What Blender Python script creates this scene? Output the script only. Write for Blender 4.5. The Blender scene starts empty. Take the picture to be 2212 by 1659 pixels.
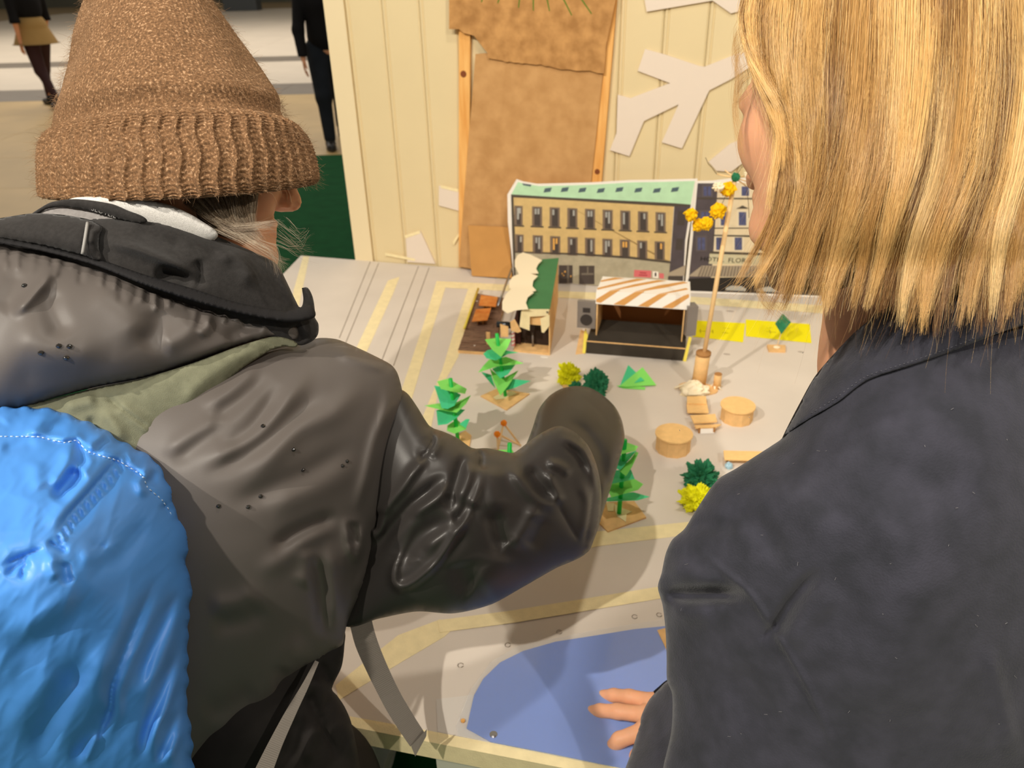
import bpy, math, random
import numpy as np
from mathutils import Vector, Matrix
from mathutils.geometry import delaunay_2d_cdt
sc = bpy.context.scene
COL = sc.collection
rng = np.random.default_rng(7)
random.seed(7)

# ---------------------------------------------------------------- camera
F, CX, CY = 1663.0, 1106.0, 829.5          # focal length and centre for a 2212 x 1659 frame
_n = np.array([76, 3025, 1663.0]); _n /= np.linalg.norm(_n)      # straight down, seen from the camera
_up = -_n; _fw = np.array([0, 0, 1.0])
_Y = _fw - _up * (_fw @ _up); _Y /= np.linalg.norm(_Y); _X = np.cross(_Y, _up)
RW = np.array([_X, _Y, _up])
CAM = np.array([0, 0, 1.62]); ZT = 0.72    # eye height, table-top height
cam = bpy.data.cameras.new('camera'); camo = bpy.data.objects.new('camera', cam); COL.objects.link(camo)
m4 = np.eye(4); m4[:3, 0] = RW[:, 0]; m4[:3, 1] = -RW[:, 1]; m4[:3, 2] = -RW[:, 2]; m4[:3, 3] = CAM
camo.matrix_world = Matrix(m4.tolist())
cam.sensor_width = 36; cam.lens = 36 * F / 2212; cam.clip_start = 0.05; cam.clip_end = 200
cam.dof.use_dof = True; cam.dof.focus_distance = 0.70; cam.dof.aperture_fstop = 10.0
sc.camera = camo
# ---------------------------------------------------------------- world, lamps, exposure
w = bpy.data.worlds.new('hall_air'); sc.world = w; w.use_nodes = True
bg = w.node_tree.nodes['Background']; bg.inputs[0].default_value = (1.0, 0.90, 0.77, 1); bg.inputs[1].default_value = 0.22
def lamp(name, loc, power, radius, col=(1, 0.92, 0.80), target=None, angle=None):
    l = bpy.data.lights.new(name, 'SPOT' if angle else 'POINT'); l.energy = power; l.color = col; l.shadow_soft_size = radius
    o = bpy.data.objects.new(name, l); COL.objects.link(o); o.location = loc
    if angle:
        l.spot_size = math.radians(angle); l.spot_blend = 0.6
        o.rotation_euler = (Vector(target) - Vector(loc)).to_track_quat('-Z', 'Y').to_euler()
    return o
lamp('ceiling_spot', (-1.7, -0.5, 3.25), 235, 0.022)
lamp('ceiling_spot', (-0.85, -1.0, 3.25), 180, 0.022)
lamp('ceiling_spot', (1.3, -1.3, 3.25), 115, 0.025)
lamp('ceiling_spot', (0.45, 0.75, 3.3), 55, 0.06)  # lamp added overhead to brighten the back wall
def area(name, loc, power, sx, sy, col=(1, 0.92, 0.8)):
    l = bpy.data.lights.new(name, 'AREA'); l.shape = 'RECTANGLE'; l.size = sx; l.size_y = sy; l.energy = power; l.color = col
    o = bpy.data.objects.new(name, l); COL.objects.link(o); o.location = loc; return o
area('hall_fill_light', (-8, 19, 6), 1500, 16, 14, (1, 0.9, 0.78))  # unseen area lamp, added to brighten the far hall floor
area('hall_fill_light', (-3, 8.5, 4.2), 40, 3, 3)  # added fill over the nearer part of the hall floor
vs = sc.view_settings
vs.view_transform = 'Standard'; vs.look = 'None'; vs.exposure = 0.0; vs.gamma = 1.0; vs.use_curve_mapping = False

# ---------------------------------------------------------------- geometry helpers
def ray(x, y): return RW @ np.array([(x - CX) / F, (y - CY) / F, 1.0])
def P(x, y, d): return CAM + d * ray(x, y)                       # a point at depth d along the optical axis
def T(x, y, z=0.0):                                              # a point on the table top (z above it)
    r = ray(x, y); return CAM + r * ((ZT + z - CAM[2]) / r[2])
def G(x, y):                                                     # a point on the floor
    r = ray(x, y); return CAM + r * ((0 - CAM[2]) / r[2])
def PL(x, y, p0, n):                                             # a point on a plane
    r = ray(x, y); return CAM + r * (((p0 - CAM) @ n) / (r @ n))
def proj(p):
    c = RW.T @ (np.asarray(p, float) - CAM); return np.array([CX + F * c[0] / c[2], CY + F * c[1] / c[2], c[2]])
def depth_of(p): return float((RW.T @ (np.asarray(p, float) - CAM))[2])
def H(base, y):                                                  # height above a base point whose image row is y
    lo, hi = -0.2, 1.2
    for _ in range(40):
        m = (lo + hi) / 2
        if proj(base + np.array([0, 0, m]))[1] > y: lo = m
        else: hi = m
    return lo
def unit(v): v = np.asarray(v, float); return v / np.linalg.norm(v)
ZUP = np.array([0, 0, 1.0])

# ---------------------------------------------------------------- materials
def lin(c):
    c = np.array(c, float) / 255.0
    return tuple(np.where(c <= 0.04045, c / 12.92, ((c + 0.055) / 1.055) ** 2.4)) + (1.0,)
MATS = {}
def mat(name, rgb, rough=0.6, spec=0.3, var=0.0, vscale=20.0, bump=0.0, bscale=60.0, metallic=0.0, sheen=0.0, rgb2=None, wave=None, detail=4.0, coat=0.0, alpha=1.0, trans=0.0, sss=0.0, stretch=None):
    if name in MATS: return MATS[name]
    m = bpy.data.materials.new(name); m.use_nodes = True; nt = m.node_tree; N = nt.nodes; L = nt.links
    b = N['Principled BSDF']; c = lin(rgb)
    b.inputs['Base Color'].default_value = c; b.inputs['Roughness'].default_value = rough
    b.inputs['Specular IOR Level'].default_value = spec; b.inputs['Metallic'].default_value = metallic
    b.inputs['Sheen Weight'].default_value = sheen; b.inputs['Coat Weight'].default_value = coat
    b.inputs['Alpha'].default_value = alpha; b.inputs['Transmission Weight'].default_value = trans
    if sss: b.inputs['Subsurface Weight'].default_value = sss; b.inputs['Subsurface Radius'].default_value = (0.01, 0.004, 0.002); b.inputs['Subsurface Scale'].default_value = 0.4
    co = N.new('ShaderNodeTexCoord'); vec = co.outputs['Object']
    if stretch:
        mp = N.new('ShaderNodeMapping'); mp.inputs['Scale'].default_value = stretch; L.new(vec, mp.inputs[0]); vec = mp.outputs[0]
    if var or rgb2:
        tx = N.new('ShaderNodeTexNoise'); tx.inputs['Scale'].default_value = vscale; tx.inputs['Detail'].default_value = detail
        L.new(vec, tx.inputs['Vector'])
        r = N.new('ShaderNodeValToRGB'); L.new(tx.outputs['Fac'], r.inputs[0])
        r.color_ramp.elements[0].position = 0.32; r.color_ramp.elements[1].position = 0.68
        if rgb2: a, z = c, lin(rgb2)
        else:
            a = tuple(max(0, x * (1 - var)) for x in c[:3]) + (1,); z = tuple(min(1, x * (1 + var)) for x in c[:3]) + (1,)
        r.color_ramp.elements[0].color = a; r.color_ramp.elements[1].color = z
        L.new(r.outputs[0], b.inputs['Base Color'])
    if bump:
        t2 = N.new('ShaderNodeTexNoise'); t2.inputs['Scale'].default_value = bscale; t2.inputs['Detail'].default_value = 3
        L.new(vec, t2.inputs['Vector'])
        bp = N.new('ShaderNodeBump'); bp.inputs['Strength'].default_value = bump; bp.inputs['Distance'].default_value = 0.002
        L.new(t2.outputs['Fac'], bp.inputs['Height']); L.new(bp.outputs[0], b.inputs['Normal'])
    MATS[name] = m; return m

# ---------------------------------------------------------------- object helpers
def tag(o, label=None, cat=None, group=None, kind=None):
    if label: o['label'] = label
    if cat: o['category'] = cat
    if group: o['group'] = group
    if kind: o['kind'] = kind
    return o
def mesh_obj(name, verts, faces, m, parent=None, smooth=False, mats=None, fmat=None):
    v = np.asarray(verts, float).reshape(-1, 3)
    if parent is not None:
        q = parent; org = np.zeros(3)
        while q is not None: org = org + np.array(q.location); q = q.parent
        loc = np.zeros(3)
    else:
        lo, hi = v.min(0), v.max(0); org = np.array([(lo[0] + hi[0]) / 2, (lo[1] + hi[1]) / 2, lo[2]]); loc = org
    me = bpy.data.meshes.new(name); me.from_pydata((v - org).tolist(), [], [list(map(int, f)) for f in faces])
    if mats:
        for x in mats: me.materials.append(x)
        if fmat is not None: me.polygons.foreach_set('material_index', np.asarray(fmat, np.int32))
    elif m: me.materials.append(m)
    if smooth: me.polygons.foreach_set('use_smooth', np.ones(len(me.polygons), bool))
    me.update()
    o = bpy.data.objects.new(name, me); COL.objects.link(o); o.location = loc
    if parent is not None: o.parent = parent
    return o
def thing(name, label, cat, loc, group=None):
    o = bpy.data.objects.new(name, None); COL.objects.link(o); o.location = tuple(loc); o.empty_display_size = 0.02
    return tag(o, label, cat, group)
class MB:                                                        # collects shapes into one mesh
    def __init__(s): s.v = []; s.f = []; s.n = 0
    def add(s, v, f):
        v = np.asarray(v, float); s.v.append(v); s.f += [[i + s.n for i in q] for q in f]; s.n += len(v); return s
    def build(s, name, m, parent=None, smooth=False): return mesh_obj(name, np.vstack(s.v), s.f, m, parent, smooth)
def slab_vf(pts, n, t, both=False):
    p = np.asarray(pts, float); n = unit(n); k = len(p)
    a = p + n * (t / 2 if both else 0); b = p - n * (t / 2 if both else t)
    area_n = sum(np.cross(p[i] - p[0], p[(i + 1) % k] - p[0]) for i in range(1, k - 1))
    top = list(range(k)); bot = [k + i for i in range(k)][::-1]
    sides = [[i, k + i, k + (i + 1) % k, (i + 1) % k] for i in range(k)]
    if area_n @ n < 0: top = top[::-1]; bot = bot[::-1]; sides = [s[::-1] for s in sides]
    return np.vstack([a, b]), [top, bot] + sides
def slab(name, pts, n, t, m, parent=None, both=False):           # a flat piece with thickness t, front face at pts, facing n
    v, f = slab_vf(pts, n, t, both); return mesh_obj(name, v, f, m, parent)
def box_vf(o, a, b, c):                                          # a box from a corner and three edge vectors
    o, a, b, c = [np.asarray(x, float) for x in (o, a, b, c)]
    v = np.array([o, o + a, o + a + b, o + b, o + c, o + a + c, o + a + b + c, o + b + c])
    f = [[0, 3, 2, 1], [4, 5, 6, 7], [0, 1, 5, 4], [1, 2, 6, 5], [2, 3, 7, 6], [3, 0, 4, 7]]
    if np.cross(a, b) @ c < 0: f = [q[::-1] for q in f]
    return v, f
def tube_vf(path, r, k=8, caps=True, flat=None):
    p = np.asarray(path, float); n = len(p); r = np.broadcast_to(np.asarray(r, float), (n,))
    t = np.gradient(p, axis=0); t /= np.linalg.norm(t, axis=1)[:, None] + 1e-12
    u = np.cross(t[0], [0.31, 0.2, 0.93]); u = u if np.linalg.norm(u) > 1e-3 else np.cross(t[0], [1, 0, 0]); u = unit(u); V = []
    for i in range(n):
        u = unit(u - t[i] * (u @ t[i])); w_ = np.cross(t[i], u)
        for j in range(k):
            a = 2 * math.pi * j / k; V.append(p[i] + r[i] * (math.cos(a) * u + math.sin(a) * w_))
    Fc = [[i * k + j, i * k + (j + 1) % k, (i + 1) * k + (j + 1) % k, (i + 1) * k + j] for i in range(n - 1) for j in range(k)]
    if caps: Fc += [list(range(k))[::-1], [(n - 1) * k + j for j in range(k)]]
    return np.array(V), Fc
def tube(name, path, r, m, parent=None, k=8, smooth=True): v, f = tube_vf(path, r, k); return mesh_obj(name, v, f, m, parent, smooth)
def disc_vf(c, n, r, t, k=20, ry=None, u=None):
    n = unit(n); u = unit(np.cross(n, [0.3, 0.9, 0.2])) if u is None else unit(u); w_ = np.cross(n, u); ry = ry or r
    pts = [np.asarray(c) + r * math.cos(a) * u + ry * math.sin(a) * w_ for a in np.linspace(0, 2 * math.pi, k, endpoint=False)]
    return slab_vf(pts, n, t)
def blob_vf(c, r, seed, jag=0.35, sub=3, squash=(1, 1, 1)):       # a crumpled ball
    rg = np.random.default_rng(seed)
    t = (1 + 5 ** 0.5) / 2
    v = np.array([(-1, t, 0), (1, t, 0), (-1, -t, 0), (1, -t, 0), (0, -1, t), (0, 1, t), (0, -1, -t), (0, 1, -t), (t, 0, -1), (t, 0, 1), (-t, 0, -1), (-t, 0, 1)], float)
    f = [(0, 11, 5), (0, 5, 1), (0, 1, 7), (0, 7, 10), (0, 10, 11), (1, 5, 9), (5, 11, 4), (11, 10, 2), (10, 7, 6), (7, 1, 8), (3, 9, 4), (3, 4, 2), (3, 2, 6), (3, 6, 8), (3, 8, 9), (4, 9, 5), (2, 4, 11), (6, 2, 10), (8, 6, 7), (9, 8, 1)]
    for _ in range(sub):
        v = list(map(tuple, v)); ca = {}; nf = []
        def mid(a, b):
            k = (min(a, b), max(a, b))
            if k not in ca: ca[k] = len(v); v.append(tuple((np.array(v[a]) + np.array(v[b])) / 2))
            return ca[k]
        for a, b, c_ in f:
            x, y, z = mid(a, b), mid(b, c_), mid(c_, a); nf += [(a, x, z), (b, y, x), (c_, z, y), (x, y, z)]
        f = nf; v = np.array(v)
    v /= np.linalg.norm(v, axis=1)[:, None]
    s = np.ones(len(v))
    for _ in range(9):
        d = unit(rg.normal(size=3)); k = rg.uniform(4, 9); s += jag * 0.28 * np.abs(np.sin(k * (v @ d) + rg.uniform(0, 6))) - jag * 0.14
    s += rg.normal(size=len(v)) * jag * 0.16
    return np.asarray(c) + v * s[:, None] * r * np.asarray(squash), f
def join_vf(*parts):
    V = []; Fc = []; n = 0
    for v, f in parts: V.append(np.asarray(v)); Fc += [[i + n for i in q] for q in f]; n += len(v)
    return np.vstack(V), Fc

# ---------------------------------------------------------------- palette
M_floor = mat('floor_tile', (192, 163, 110), 0.42, 0.22, var=0.10, vscale=1.5)
M_floor2 = mat('floor_tile_grey', (120, 110, 98), 0.35, 0.35, var=0.08, vscale=2)
M_floor3 = mat('floor_tile_pale', (226, 214, 196), 0.3, 0.35, var=0.05, vscale=1)
M_green = mat('green_carpet', (22, 82, 44), 0.95, 0.1, var=0.12, vscale=9, bump=0.4, bscale=400)
M_panel = mat('cream_paint', (226, 207, 163), 0.5, 0.3, var=0.03, vscale=3)
M_tabl = mat('grey_table_paint', (222, 212, 200), 0.75, 0.2, var=0.05, vscale=5, bump=0.05, bscale=200)
M_tape = mat('masking_tape', (246, 230, 182), 0.7, 0.2, var=0.05, vscale=60, bump=0.25, bscale=500)
M_pencil = mat('pencil_line', (148, 134, 120), 0.8)
M_pine = mat('pine_wood', (244, 190, 114), 0.55, 0.3, rgb2=(228, 162, 84), vscale=9, stretch=(8, 8, 0.8))
M_knot = mat('pine_knot', (130, 70, 35), 0.6)
M_mdf = mat('brown_board', (206, 160, 106), 0.8, 0.15, rgb2=(188, 142, 90), vscale=22, bump=0.15, bscale=150)
M_mdf2 = mat('brown_board_mottled', (204, 154, 96), 0.8, 0.15, rgb2=(168, 122, 72), vscale=28, bump=0.2, bscale=150)
M_mdf3 = mat('brown_card', (198, 146, 84), 0.8, 0.15, var=0.06, vscale=14)
M_foam = mat('white_foam_board', (232, 217, 200), 0.6, 0.25)
M_card = mat('corrugated_card', (234, 190, 130), 0.8, 0.15, var=0.09, vscale=60, bump=0.2, bscale=300)
M_cardd = mat('corrugated_card_edge', (176, 128, 78), 0.85, 0.1)
M_white = mat('white_paper', (246, 240, 230), 0.6, 0.25)
M_black = mat('black_card', (64, 58, 50), 0.7, 0.2, var=0.1, vscale=20)
M_yellow = mat('yellow_paper', (252, 240, 10), 0.6, 0.2)
M_ytrim = mat('yellow_tape', (244, 226, 96), 0.5, 0.3)
M_gl = mat('light_green_paper', (140, 232, 108), 0.6, 0.2)
M_gd = mat('teal_green_paper', (78, 210, 150), 0.6, 0.2)
M_gs = mat('green_straw', (20, 210, 80), 0.4, 0.4)
M_cream = mat('cream_foam', (252, 238, 206), 0.65, 0.2)
M_roof = mat('dark_green_card', (64, 128, 82), 0.5, 0.3, var=0.05, vscale=30)
M_deck = mat('dark_brown_print', (146, 114, 94), 0.6, 0.3, rgb2=(98, 74, 60), vscale=40, stretch=(1, 6, 1))
M_orange = mat('orange_card', (224, 150, 76), 0.7, 0.2, rgb2=(208, 118, 50), vscale=45)
M_blue = mat('blue_water_sheet', (104, 138, 218), 0.22, 0.45, var=0.05, vscale=6)
M_dgreen = mat('dark_green_tissue', (44, 120, 82), 0.7, 0.2, var=0.2, vscale=80)
M_lime = mat('lime_tissue', (222, 220, 24), 0.7, 0.2, var=0.12, vscale=90)
M_pom = mat('yellow_tissue', (250, 196, 10), 0.7, 0.2, var=0.08, vscale=90)
M_stick = mat('pale_wood_stick', (246, 208, 150), 0.6, 0.25, var=0.05, vscale=30)
M_match = mat('orange_match_head', (255, 146, 30), 0.6, 0.2)
M_grey = mat('grey_smoked_plastic', (134, 126, 120), 0.3, 0.5)
M_metal = mat('bright_metal', (200, 200, 205), 0.25, 0.5, metallic=1.0)

# ================================================================= SETTING
fl = slab('floor', [(-40, -6, 0), (14, -6, 0), (14, 60, 0), (-40, 60, 0)], ZUP, 0.1, mat('floor_joint', (150, 130, 98), 0.6)); tag(fl, kind='structure')
# floor tiles, one row per joint seen in the photo: rows of pale, tan and grey tiles
def tile_row(y0, y1, x0, x1, wdt, m):
    g = 0.006; proto = None; x = x0
    while x < x1:
        if proto is None:
            v, f = box_vf((0, 0, 0), (wdt - g, 0, 0), (0, y1 - y0 - g, 0), (0, 0, 0.004))
            me = bpy.data.meshes.new('tile'); me.from_pydata(v.tolist(), [], f); me.materials.append(m); proto = me
        o = bpy.data.objects.new('tile', proto); COL.objects.link(o); o.parent = fl
        o.location = np.array((x, y0, 0.0)) - np.array(fl.location) + np.array((0, 0, 0.1)) * 0 + np.array((0, 0, 0.0)); x += wdt
for y0, y1, m in ((2.4, 3.5, M_floor), (3.5, 4.6, M_floor), (4.6, 5.6, M_floor), (5.6, 6.65, M_floor), (6.65, 7.9, M_floor), (7.9, 9.2, M_floor), (9.2, 10.5, M_floor), (10.5, 11.75, M_floor), (11.75, 12.95, M_floor2), (12.95, 14.5, M_floor3), (14.5, 16.2, M_floor3), (16.2, 17.2, M_floor2), (17.2, 20, M_floor3), (20, 23, M_floor3), (23, 27, M_floor3), (27, 32, M_floor3), (32, 38, M_floor3)):
    s = 4.6 if y0 > 12 else 2.3
    tile_row(y0, y1, -1.0 - s * (4 if y0 < 7 else 5 if y0 < 12.9 else 4), 1.2, s, m)
cp = slab('floor', [(-2.72, -2.5, 0.012), (4.5, -2.5, 0.012), (4.5, 7.62, 0.012), (-2.72, 7.62, 0.012)], ZUP, 0.0075, M_green); cp.name = 'floor_green_carpet'; tag(cp, kind='structure')
fw_ = slab('wall_far', [(-40, 45, 0), (14, 45, 0), (14, 45, 7), (-40, 45, 7)], (0, -1, 0), 0.2, mat('far_wall_grey', (96, 96, 84), 0.8, var=0.2, vscale=0.4)); tag(fw_, kind='structure')

BL = T(650, 552); TU = unit(T(1000, 580) - BL); TU[2] = 0; TU = unit(TU); TN = np.array([TU[1], -TU[0], 0])   # along the back edge; towards the camera
TV = -TN
FU = unit((T(1300, 1659) - T(760, 1555)) * [1, 1, 0]); f0 = T(760, 1555)
FL_ = f0 + FU * (-0.70); BR_ = BL + TU * 2.35; FR_ = f0 + FU * 1.85
# back wall of tongue-and-groove boards, standing on the floor behind the table
wp = BL + TN * -0.004
def W(x, y, off=0.0): return PL(x, y, wp + TN * off, TN)
wl = W(770, 560); wl0 = np.array([wl[0], wl[1], 0]); WLEN = 2.25; WH = 2.62
wall = slab('wall_back', [wl0 + TN * -0.012, wl0 + TU * WLEN + TN * -0.012, wl0 + TU * WLEN + ZUP * WH + TN * -0.012, wl0 + ZUP * WH + TN * -0.012], TN, 0.05, mat('wall_core', (170, 155, 125), 0.8)); tag(wall, kind='structure')
def plank_mesh(wd, h):                                            # a board with a bead along one edge
    prof = [(0.0, -0.012), (0.0, -0.004), (0.004, -0.0005), (0.0085, -0.0005), (0.0105, -0.0035), (0.0125, -0.0035), (0.015, 0.0), (wd - 0.006, 0.0), (wd - 0.0012, -0.004), (wd - 0.0012, -0.012)]
    v = []; k = len(prof)
    for z in (0.0, h):
        for a, b in prof: v.append(TU * a + TN * b + ZUP * z)
    f = [[i, (i + 1) % k, k + (i + 1) % k, k + i] for i in range(k)] + [list(range(k))[::-1], [k + i for i in range(k)]]
    return v, f
pw = 0.1175; trimw = 0.066
v, f = plank_mesh(pw, WH); pme = bpy.data.meshes.new('plank'); pme.from_pydata([list(x) for x in v], [], f); pme.materials.append(M_panel)
x = trimw
while x < WLEN - 0.02:
    o = bpy.data.objects.new('plank', pme); COL.objects.link(o); o.parent = wall; o.location = wl0 + TU * x - np.array(wall.location); x += pw
v, f = box_vf(wl0 + TN * -0.06 - TU * 0.002, TU * trimw, TN * 0.064, ZUP * WH)
tr = mesh_obj('trim_1', v, f, mat('cream_trim_paint', (236, 218, 178), 0.5, 0.3)); tag(tr, kind='structure')

# ================================================================= TABLE
tab = thing('display_table', 'large grey display table edged with masking tape under the cardboard town model', 'table', (f0[0], f0[1], 0))
slab('tabletop', [FL_, FR_, BR_, BL], ZUP, 0.032, M_tabl, tab)
def tsheet(name, px, m, z=0.0006, t=0.0005, parent=tab): return slab(name, [T(x, y, z) for x, y in px], ZUP, t, m, parent)
for px in ([(655, 553), (668, 554), (650, 640), (640, 690), (620, 690), (634, 628)], [(838, 606), (863, 598), (850, 632), (760, 830), (733, 830)],
           [(943, 607), (965, 612), (925, 740), (890, 860), (850, 960), (828, 940), (868, 840), (915, 700)],
           [(1012, 622), (1033, 622), (1015, 690), (990, 770), (946, 850), (930, 930), (908, 925), (915, 895), (955, 800), (985, 700)],
           [(1100, 1190), (1290, 1148), (1480, 1128), (1600, 1120), (1600, 1150), (1470, 1157), (1290, 1180), (1100, 1226)],
           [(725, 1480), (860, 1372), (950, 1338), (985, 1352), (960, 1375), (870, 1428), (732, 1512)]):
    tsheet('tape_strip', px, M_tape)
tsheet('tape_strip', [(943, 607), (1105, 615), (1105, 629), (943, 620)], M_tape, 0.0012)
tsheet('tape_strip', [(1195, 628), (1500, 641), (1840, 664), (1840, 681), (1500, 656), (1195, 642)], M_tape, 0.0012)
tsheet('tape_strip', [(945, 1340), (1110, 1318), (1430, 1266), (1600, 1240), (1600, 1265), (1430, 1292), (1110, 1345), (950, 1366)], M_tape, 0.0012)
tsheet('tape_strip', [(1072, 594), (1097, 592), (1097, 602), (1075, 602)], M_tape, 0.0008)
for a, b in (((800, 565), (733, 730)), ((818, 568), (745, 745)), ((904, 575), (825, 778)), ((927, 578), (850, 790))):
    p, q = T(*a, 0.0002), T(*b, 0.0002); s_ = unit(np.cross(q - p, ZUP)) * 0.0013
    slab('pencil_line', [p - s_, q - s_, q + s_, p + s_], ZUP, 0.0002, M_pencil, tab)
for x, y in ((995, 1437), (1097, 1393), (1208, 1365), (1371, 1332), (1424, 1328)):
    c = T(x, y, 0.0012); an = np.linspace(0.4, 5.9, 9)
    tube('staple', [c + 0.0042 * np.array([math.cos(a), math.sin(a), 0]) for a in an], 0.0006, mat('staple_wire', (170, 160, 150), 0.35, metallic=0.8), tab, 5)
for x, y, s in ((1577, 672, 0.012), (1570, 765, 0.009), (1440, 1100, 0.0), (748, 605, 0.0), (1730, 760, 0.008)):   # worn smudges of pencil on the paint
    if s: mesh_obj('paint_smudge', *disc_vf(T(x, y, 0.0003), ZUP, s, 0.0002, 14, s * 0.55), mat('paint_smudge', (186, 174, 162), 0.8), tab)
# front edge: a wooden lath wrapped in tape, and the boarded front under it
e0 = f0 + FU * (-0.70); nF = np.array([FU[1], -FU[0], 0])
v, f = box_vf(e0 + ZUP * -0.03 + nF * 0.0, FU * 2.5, nF * 0.012, ZUP * 0.0325); mesh_obj('edge_lath', v, f, M_tape, tab)
tsheet('edge_tape', [(755, 1547), (925, 1578), (1300, 1651), (1420, 1673), (1420, 1690), (1300, 1668), (925, 1592), (755, 1562)], M_tape, 0.0008)
xs0 = ((T(925, 1600) - f0) @ FU)
fb = f0 + FU * xs0 + nF * -0.02; fb[2] = 0
bw = 0.092
for i in range(17):
    v, f = box_vf(fb + FU * (bw * i + 0.001), FU * (bw - 0.004), nF * 0.012, ZUP * 0.687); mesh_obj('front_board', v, f, mat('pale_board_paint', (206, 206, 188), 0.55, 0.3, var=0.03, vscale=4), tab)
for q in (BL + TU * 0.06 + TN * 0.08, BL + TU * 2.2 + TN * 0.08, FL_ + FU * 0.07 - nF * 0.08):
    v, f = box_vf(np.array([q[0], q[1], 0]), TU * 0.045, TN * 0.045, ZUP * 0.688); mesh_obj('leg', v, f, M_pine, tab)
# blue pond, its clear cover sheet and screws
pond = tsheet('pond_sheet', [(1008, 1573), (1014, 1546), (1024, 1502), (1044, 1466), (1080, 1431), (1130, 1406), (1200, 1386), (1290, 1372), (1370, 1359), (1440, 1352), (1560, 1346), (1700, 1352), (1900, 1420), (1900, 1760), (1420, 1672), (1300, 1650), (1200, 1629), (1060, 1602)], M_blue, 0.0030, 0.0014, None)
tag(pond, 'blue plastic sheet laid on the grey table as a pond', 'plastic sheet')
und = tsheet('backing_sheet', [(942, 1510), (1100, 1492), (1500, 1430), (1800, 1420), (1800, 1760), (1420, 1676), (1250, 1645), (945, 1580)], mat('pale_grey_sheet', (222, 216, 208), 0.5, 0.3), 0.0007, 0.0006)
g_m = mat('clear_plastic', (225, 232, 240), 0.06, 0.5, alpha=0.10)
clr = tsheet('clear_cover', [(985, 1568), (1016, 1490), (1060, 1430), (1120, 1395), (1290, 1360), (1450, 1335), (1700, 1335), (1900, 1400), (1900, 1765), (1420, 1674), (1250, 1643), (990, 1588)], g_m, 0.0042, 0.0006, None)
tag(clr, 'clear plastic cover sheet screwed down over the blue pond', 'plastic sheet')
for x, y, m in ((1066, 1586, M_metal), (1000, 1556, M_pine)):
    s = mesh_obj('screw', *join_vf(disc_vf(T(x, y, 0.0045), ZUP, 0.0052 if m is M_metal else 0.003, 0.0016), disc_vf(T(x, y, 0.0060), ZUP, 0.0030, 0.002, 6)), m)
    tag(s, 'shiny steel screw at the left tip of the blue pond' if m is M_metal else 'small brass pin on the pale sheet just left of the blue pond', 'screw')
oc = tsheet('orange_card', [(1420, 1361), (1470, 1348), (1500, 1400), (1447, 1418)], M_card, 0.0048, 0.0016, None); tag(oc, 'torn brown card scrap at the edge of the blue pond', 'cardboard scrap')
# ================================================================= CARDS, STUDS AND CUT-OUTS AT THE BACK WALL
lean0 = T(1055, 598) ; lean0[2] = ZT
def Wc(x, y, off=0.0): return W(x, y, off)
def stud(px, label, off, th, name='wooden_stud'):
    t_ = thing(name, label, 'wooden batten', W(px[-1][0], px[-1][1], off), 'pine battens holding the brown boards')
    slab('batten', [W(x, y, off) for x, y in px], TN, th, M_pine, t_); return t_
s1_ = stud([(991, -60), (1016, -60), (1014, 400), (1008, 577), (991, 577)], 'pine batten with a dark knot at the left edge of the brown boards', 0.016, 0.014)
mesh_obj('knot', *disc_vf(W(1001, 160, 0.0166), TN, 0.0095, 0.001, 16), M_knot, s1_)
s2_ = stud([(1308, -60), (1334, -60), (1332, 0), (1296, 430), (1290, 580), (1262, 580), (1278, 390)], 'pine batten with a small knot at the right edge of the brown boards', 0.016, 0.014)
mesh_obj('knot', *disc_vf(W(1290, 371, 0.0166), TN, 0.008, 0.001, 16), M_knot, s2_)
def card(name, px, off, th, m, label, cat, off_top=None):
    ys = [y for _, y in px]; y0, y1 = min(ys), max(ys)
    pts = [W(x, y, off if off_top is None else off + (off_top - off) * (y1 - y) / (y1 - y0)) for x, y in px]
    o = slab(name, pts, TN, th, m); return tag(o, label, cat)
def torn(px, n=5, j=3.0, seed=1):
    rg = np.random.default_rng(seed); out = []
    for (x0, y0), (x1, y1) in zip(px[:-1], px[1:]):
        for i in range(n): a = i / n; out.append((x0 + (x1 - x0) * a + rg.normal() * j * 0.3, y0 + (y1 - y0) * a + rg.normal() * j * 0.5))
    return out + [px[-1]]
card('brown_board', [(1027, 117), (1312, 90), (1302, 160), (1277, 390), (1264, 570), (1120, 588), (1022, 582), (991, 575), (997, 500), (1010, 330)], 0.022, 0.004, M_mdf, 'tall plain brown board leaning on the cream wall between two battens', 'hardboard')
card('brown_board', [(970, -120), (970, 63), (991, 63), (1001, 71), (1024, 77), (1041, 100)] + torn([(1052, 118), (1058, 127), (1110, 135), (1160, 139), (1212, 149), (1305, 159)], 6, 2.5, 3) + [(1309, 100), (1330, 0), (1336, -120)], 0.030, 0.004, M_mdf2, 'mottled brown board with a torn lower edge and painted pine needles', 'hardboard')
card('brown_card', [(1011, 487), (1100, 491), (1106, 601), (1019, 596)], 0.072, 0.003, M_mdf3, 'small darker brown card at the foot of the tall brown board', 'cardboard', 0.030)
pn = [o for o in bpy.data.objects if o.name.startswith('brown_board')][1]
for a, b in (((1043, -8), (1040, 5)), ((1080, -8), (1075, 7)), ((1124, -15), (1120, 17)), ((1152, -20), (1152, 23)), ((1177, -25), (1187, 24)), ((1204, -28), (1235, 33)), ((1242, -22), (1278, 30))):
    p, q = W(*a, 0.0304), W(*b, 0.0304); s_ = unit(np.cross(q - p, TN)) * 0.0024
    slab('painted_needle', [p - s_, q - s_ * 0.6, q + s_ * 0.6, p + s_], TN, 0.0003, mat('green_poster_paint', (92, 122, 36), 0.7), pn)
def cut(px, label, off=0.008): return tag(slab('foam_board_cutout', [W(x, y, off) for x, y in px], TN, 0.0075, M_foam), label, 'foam board')
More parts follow.
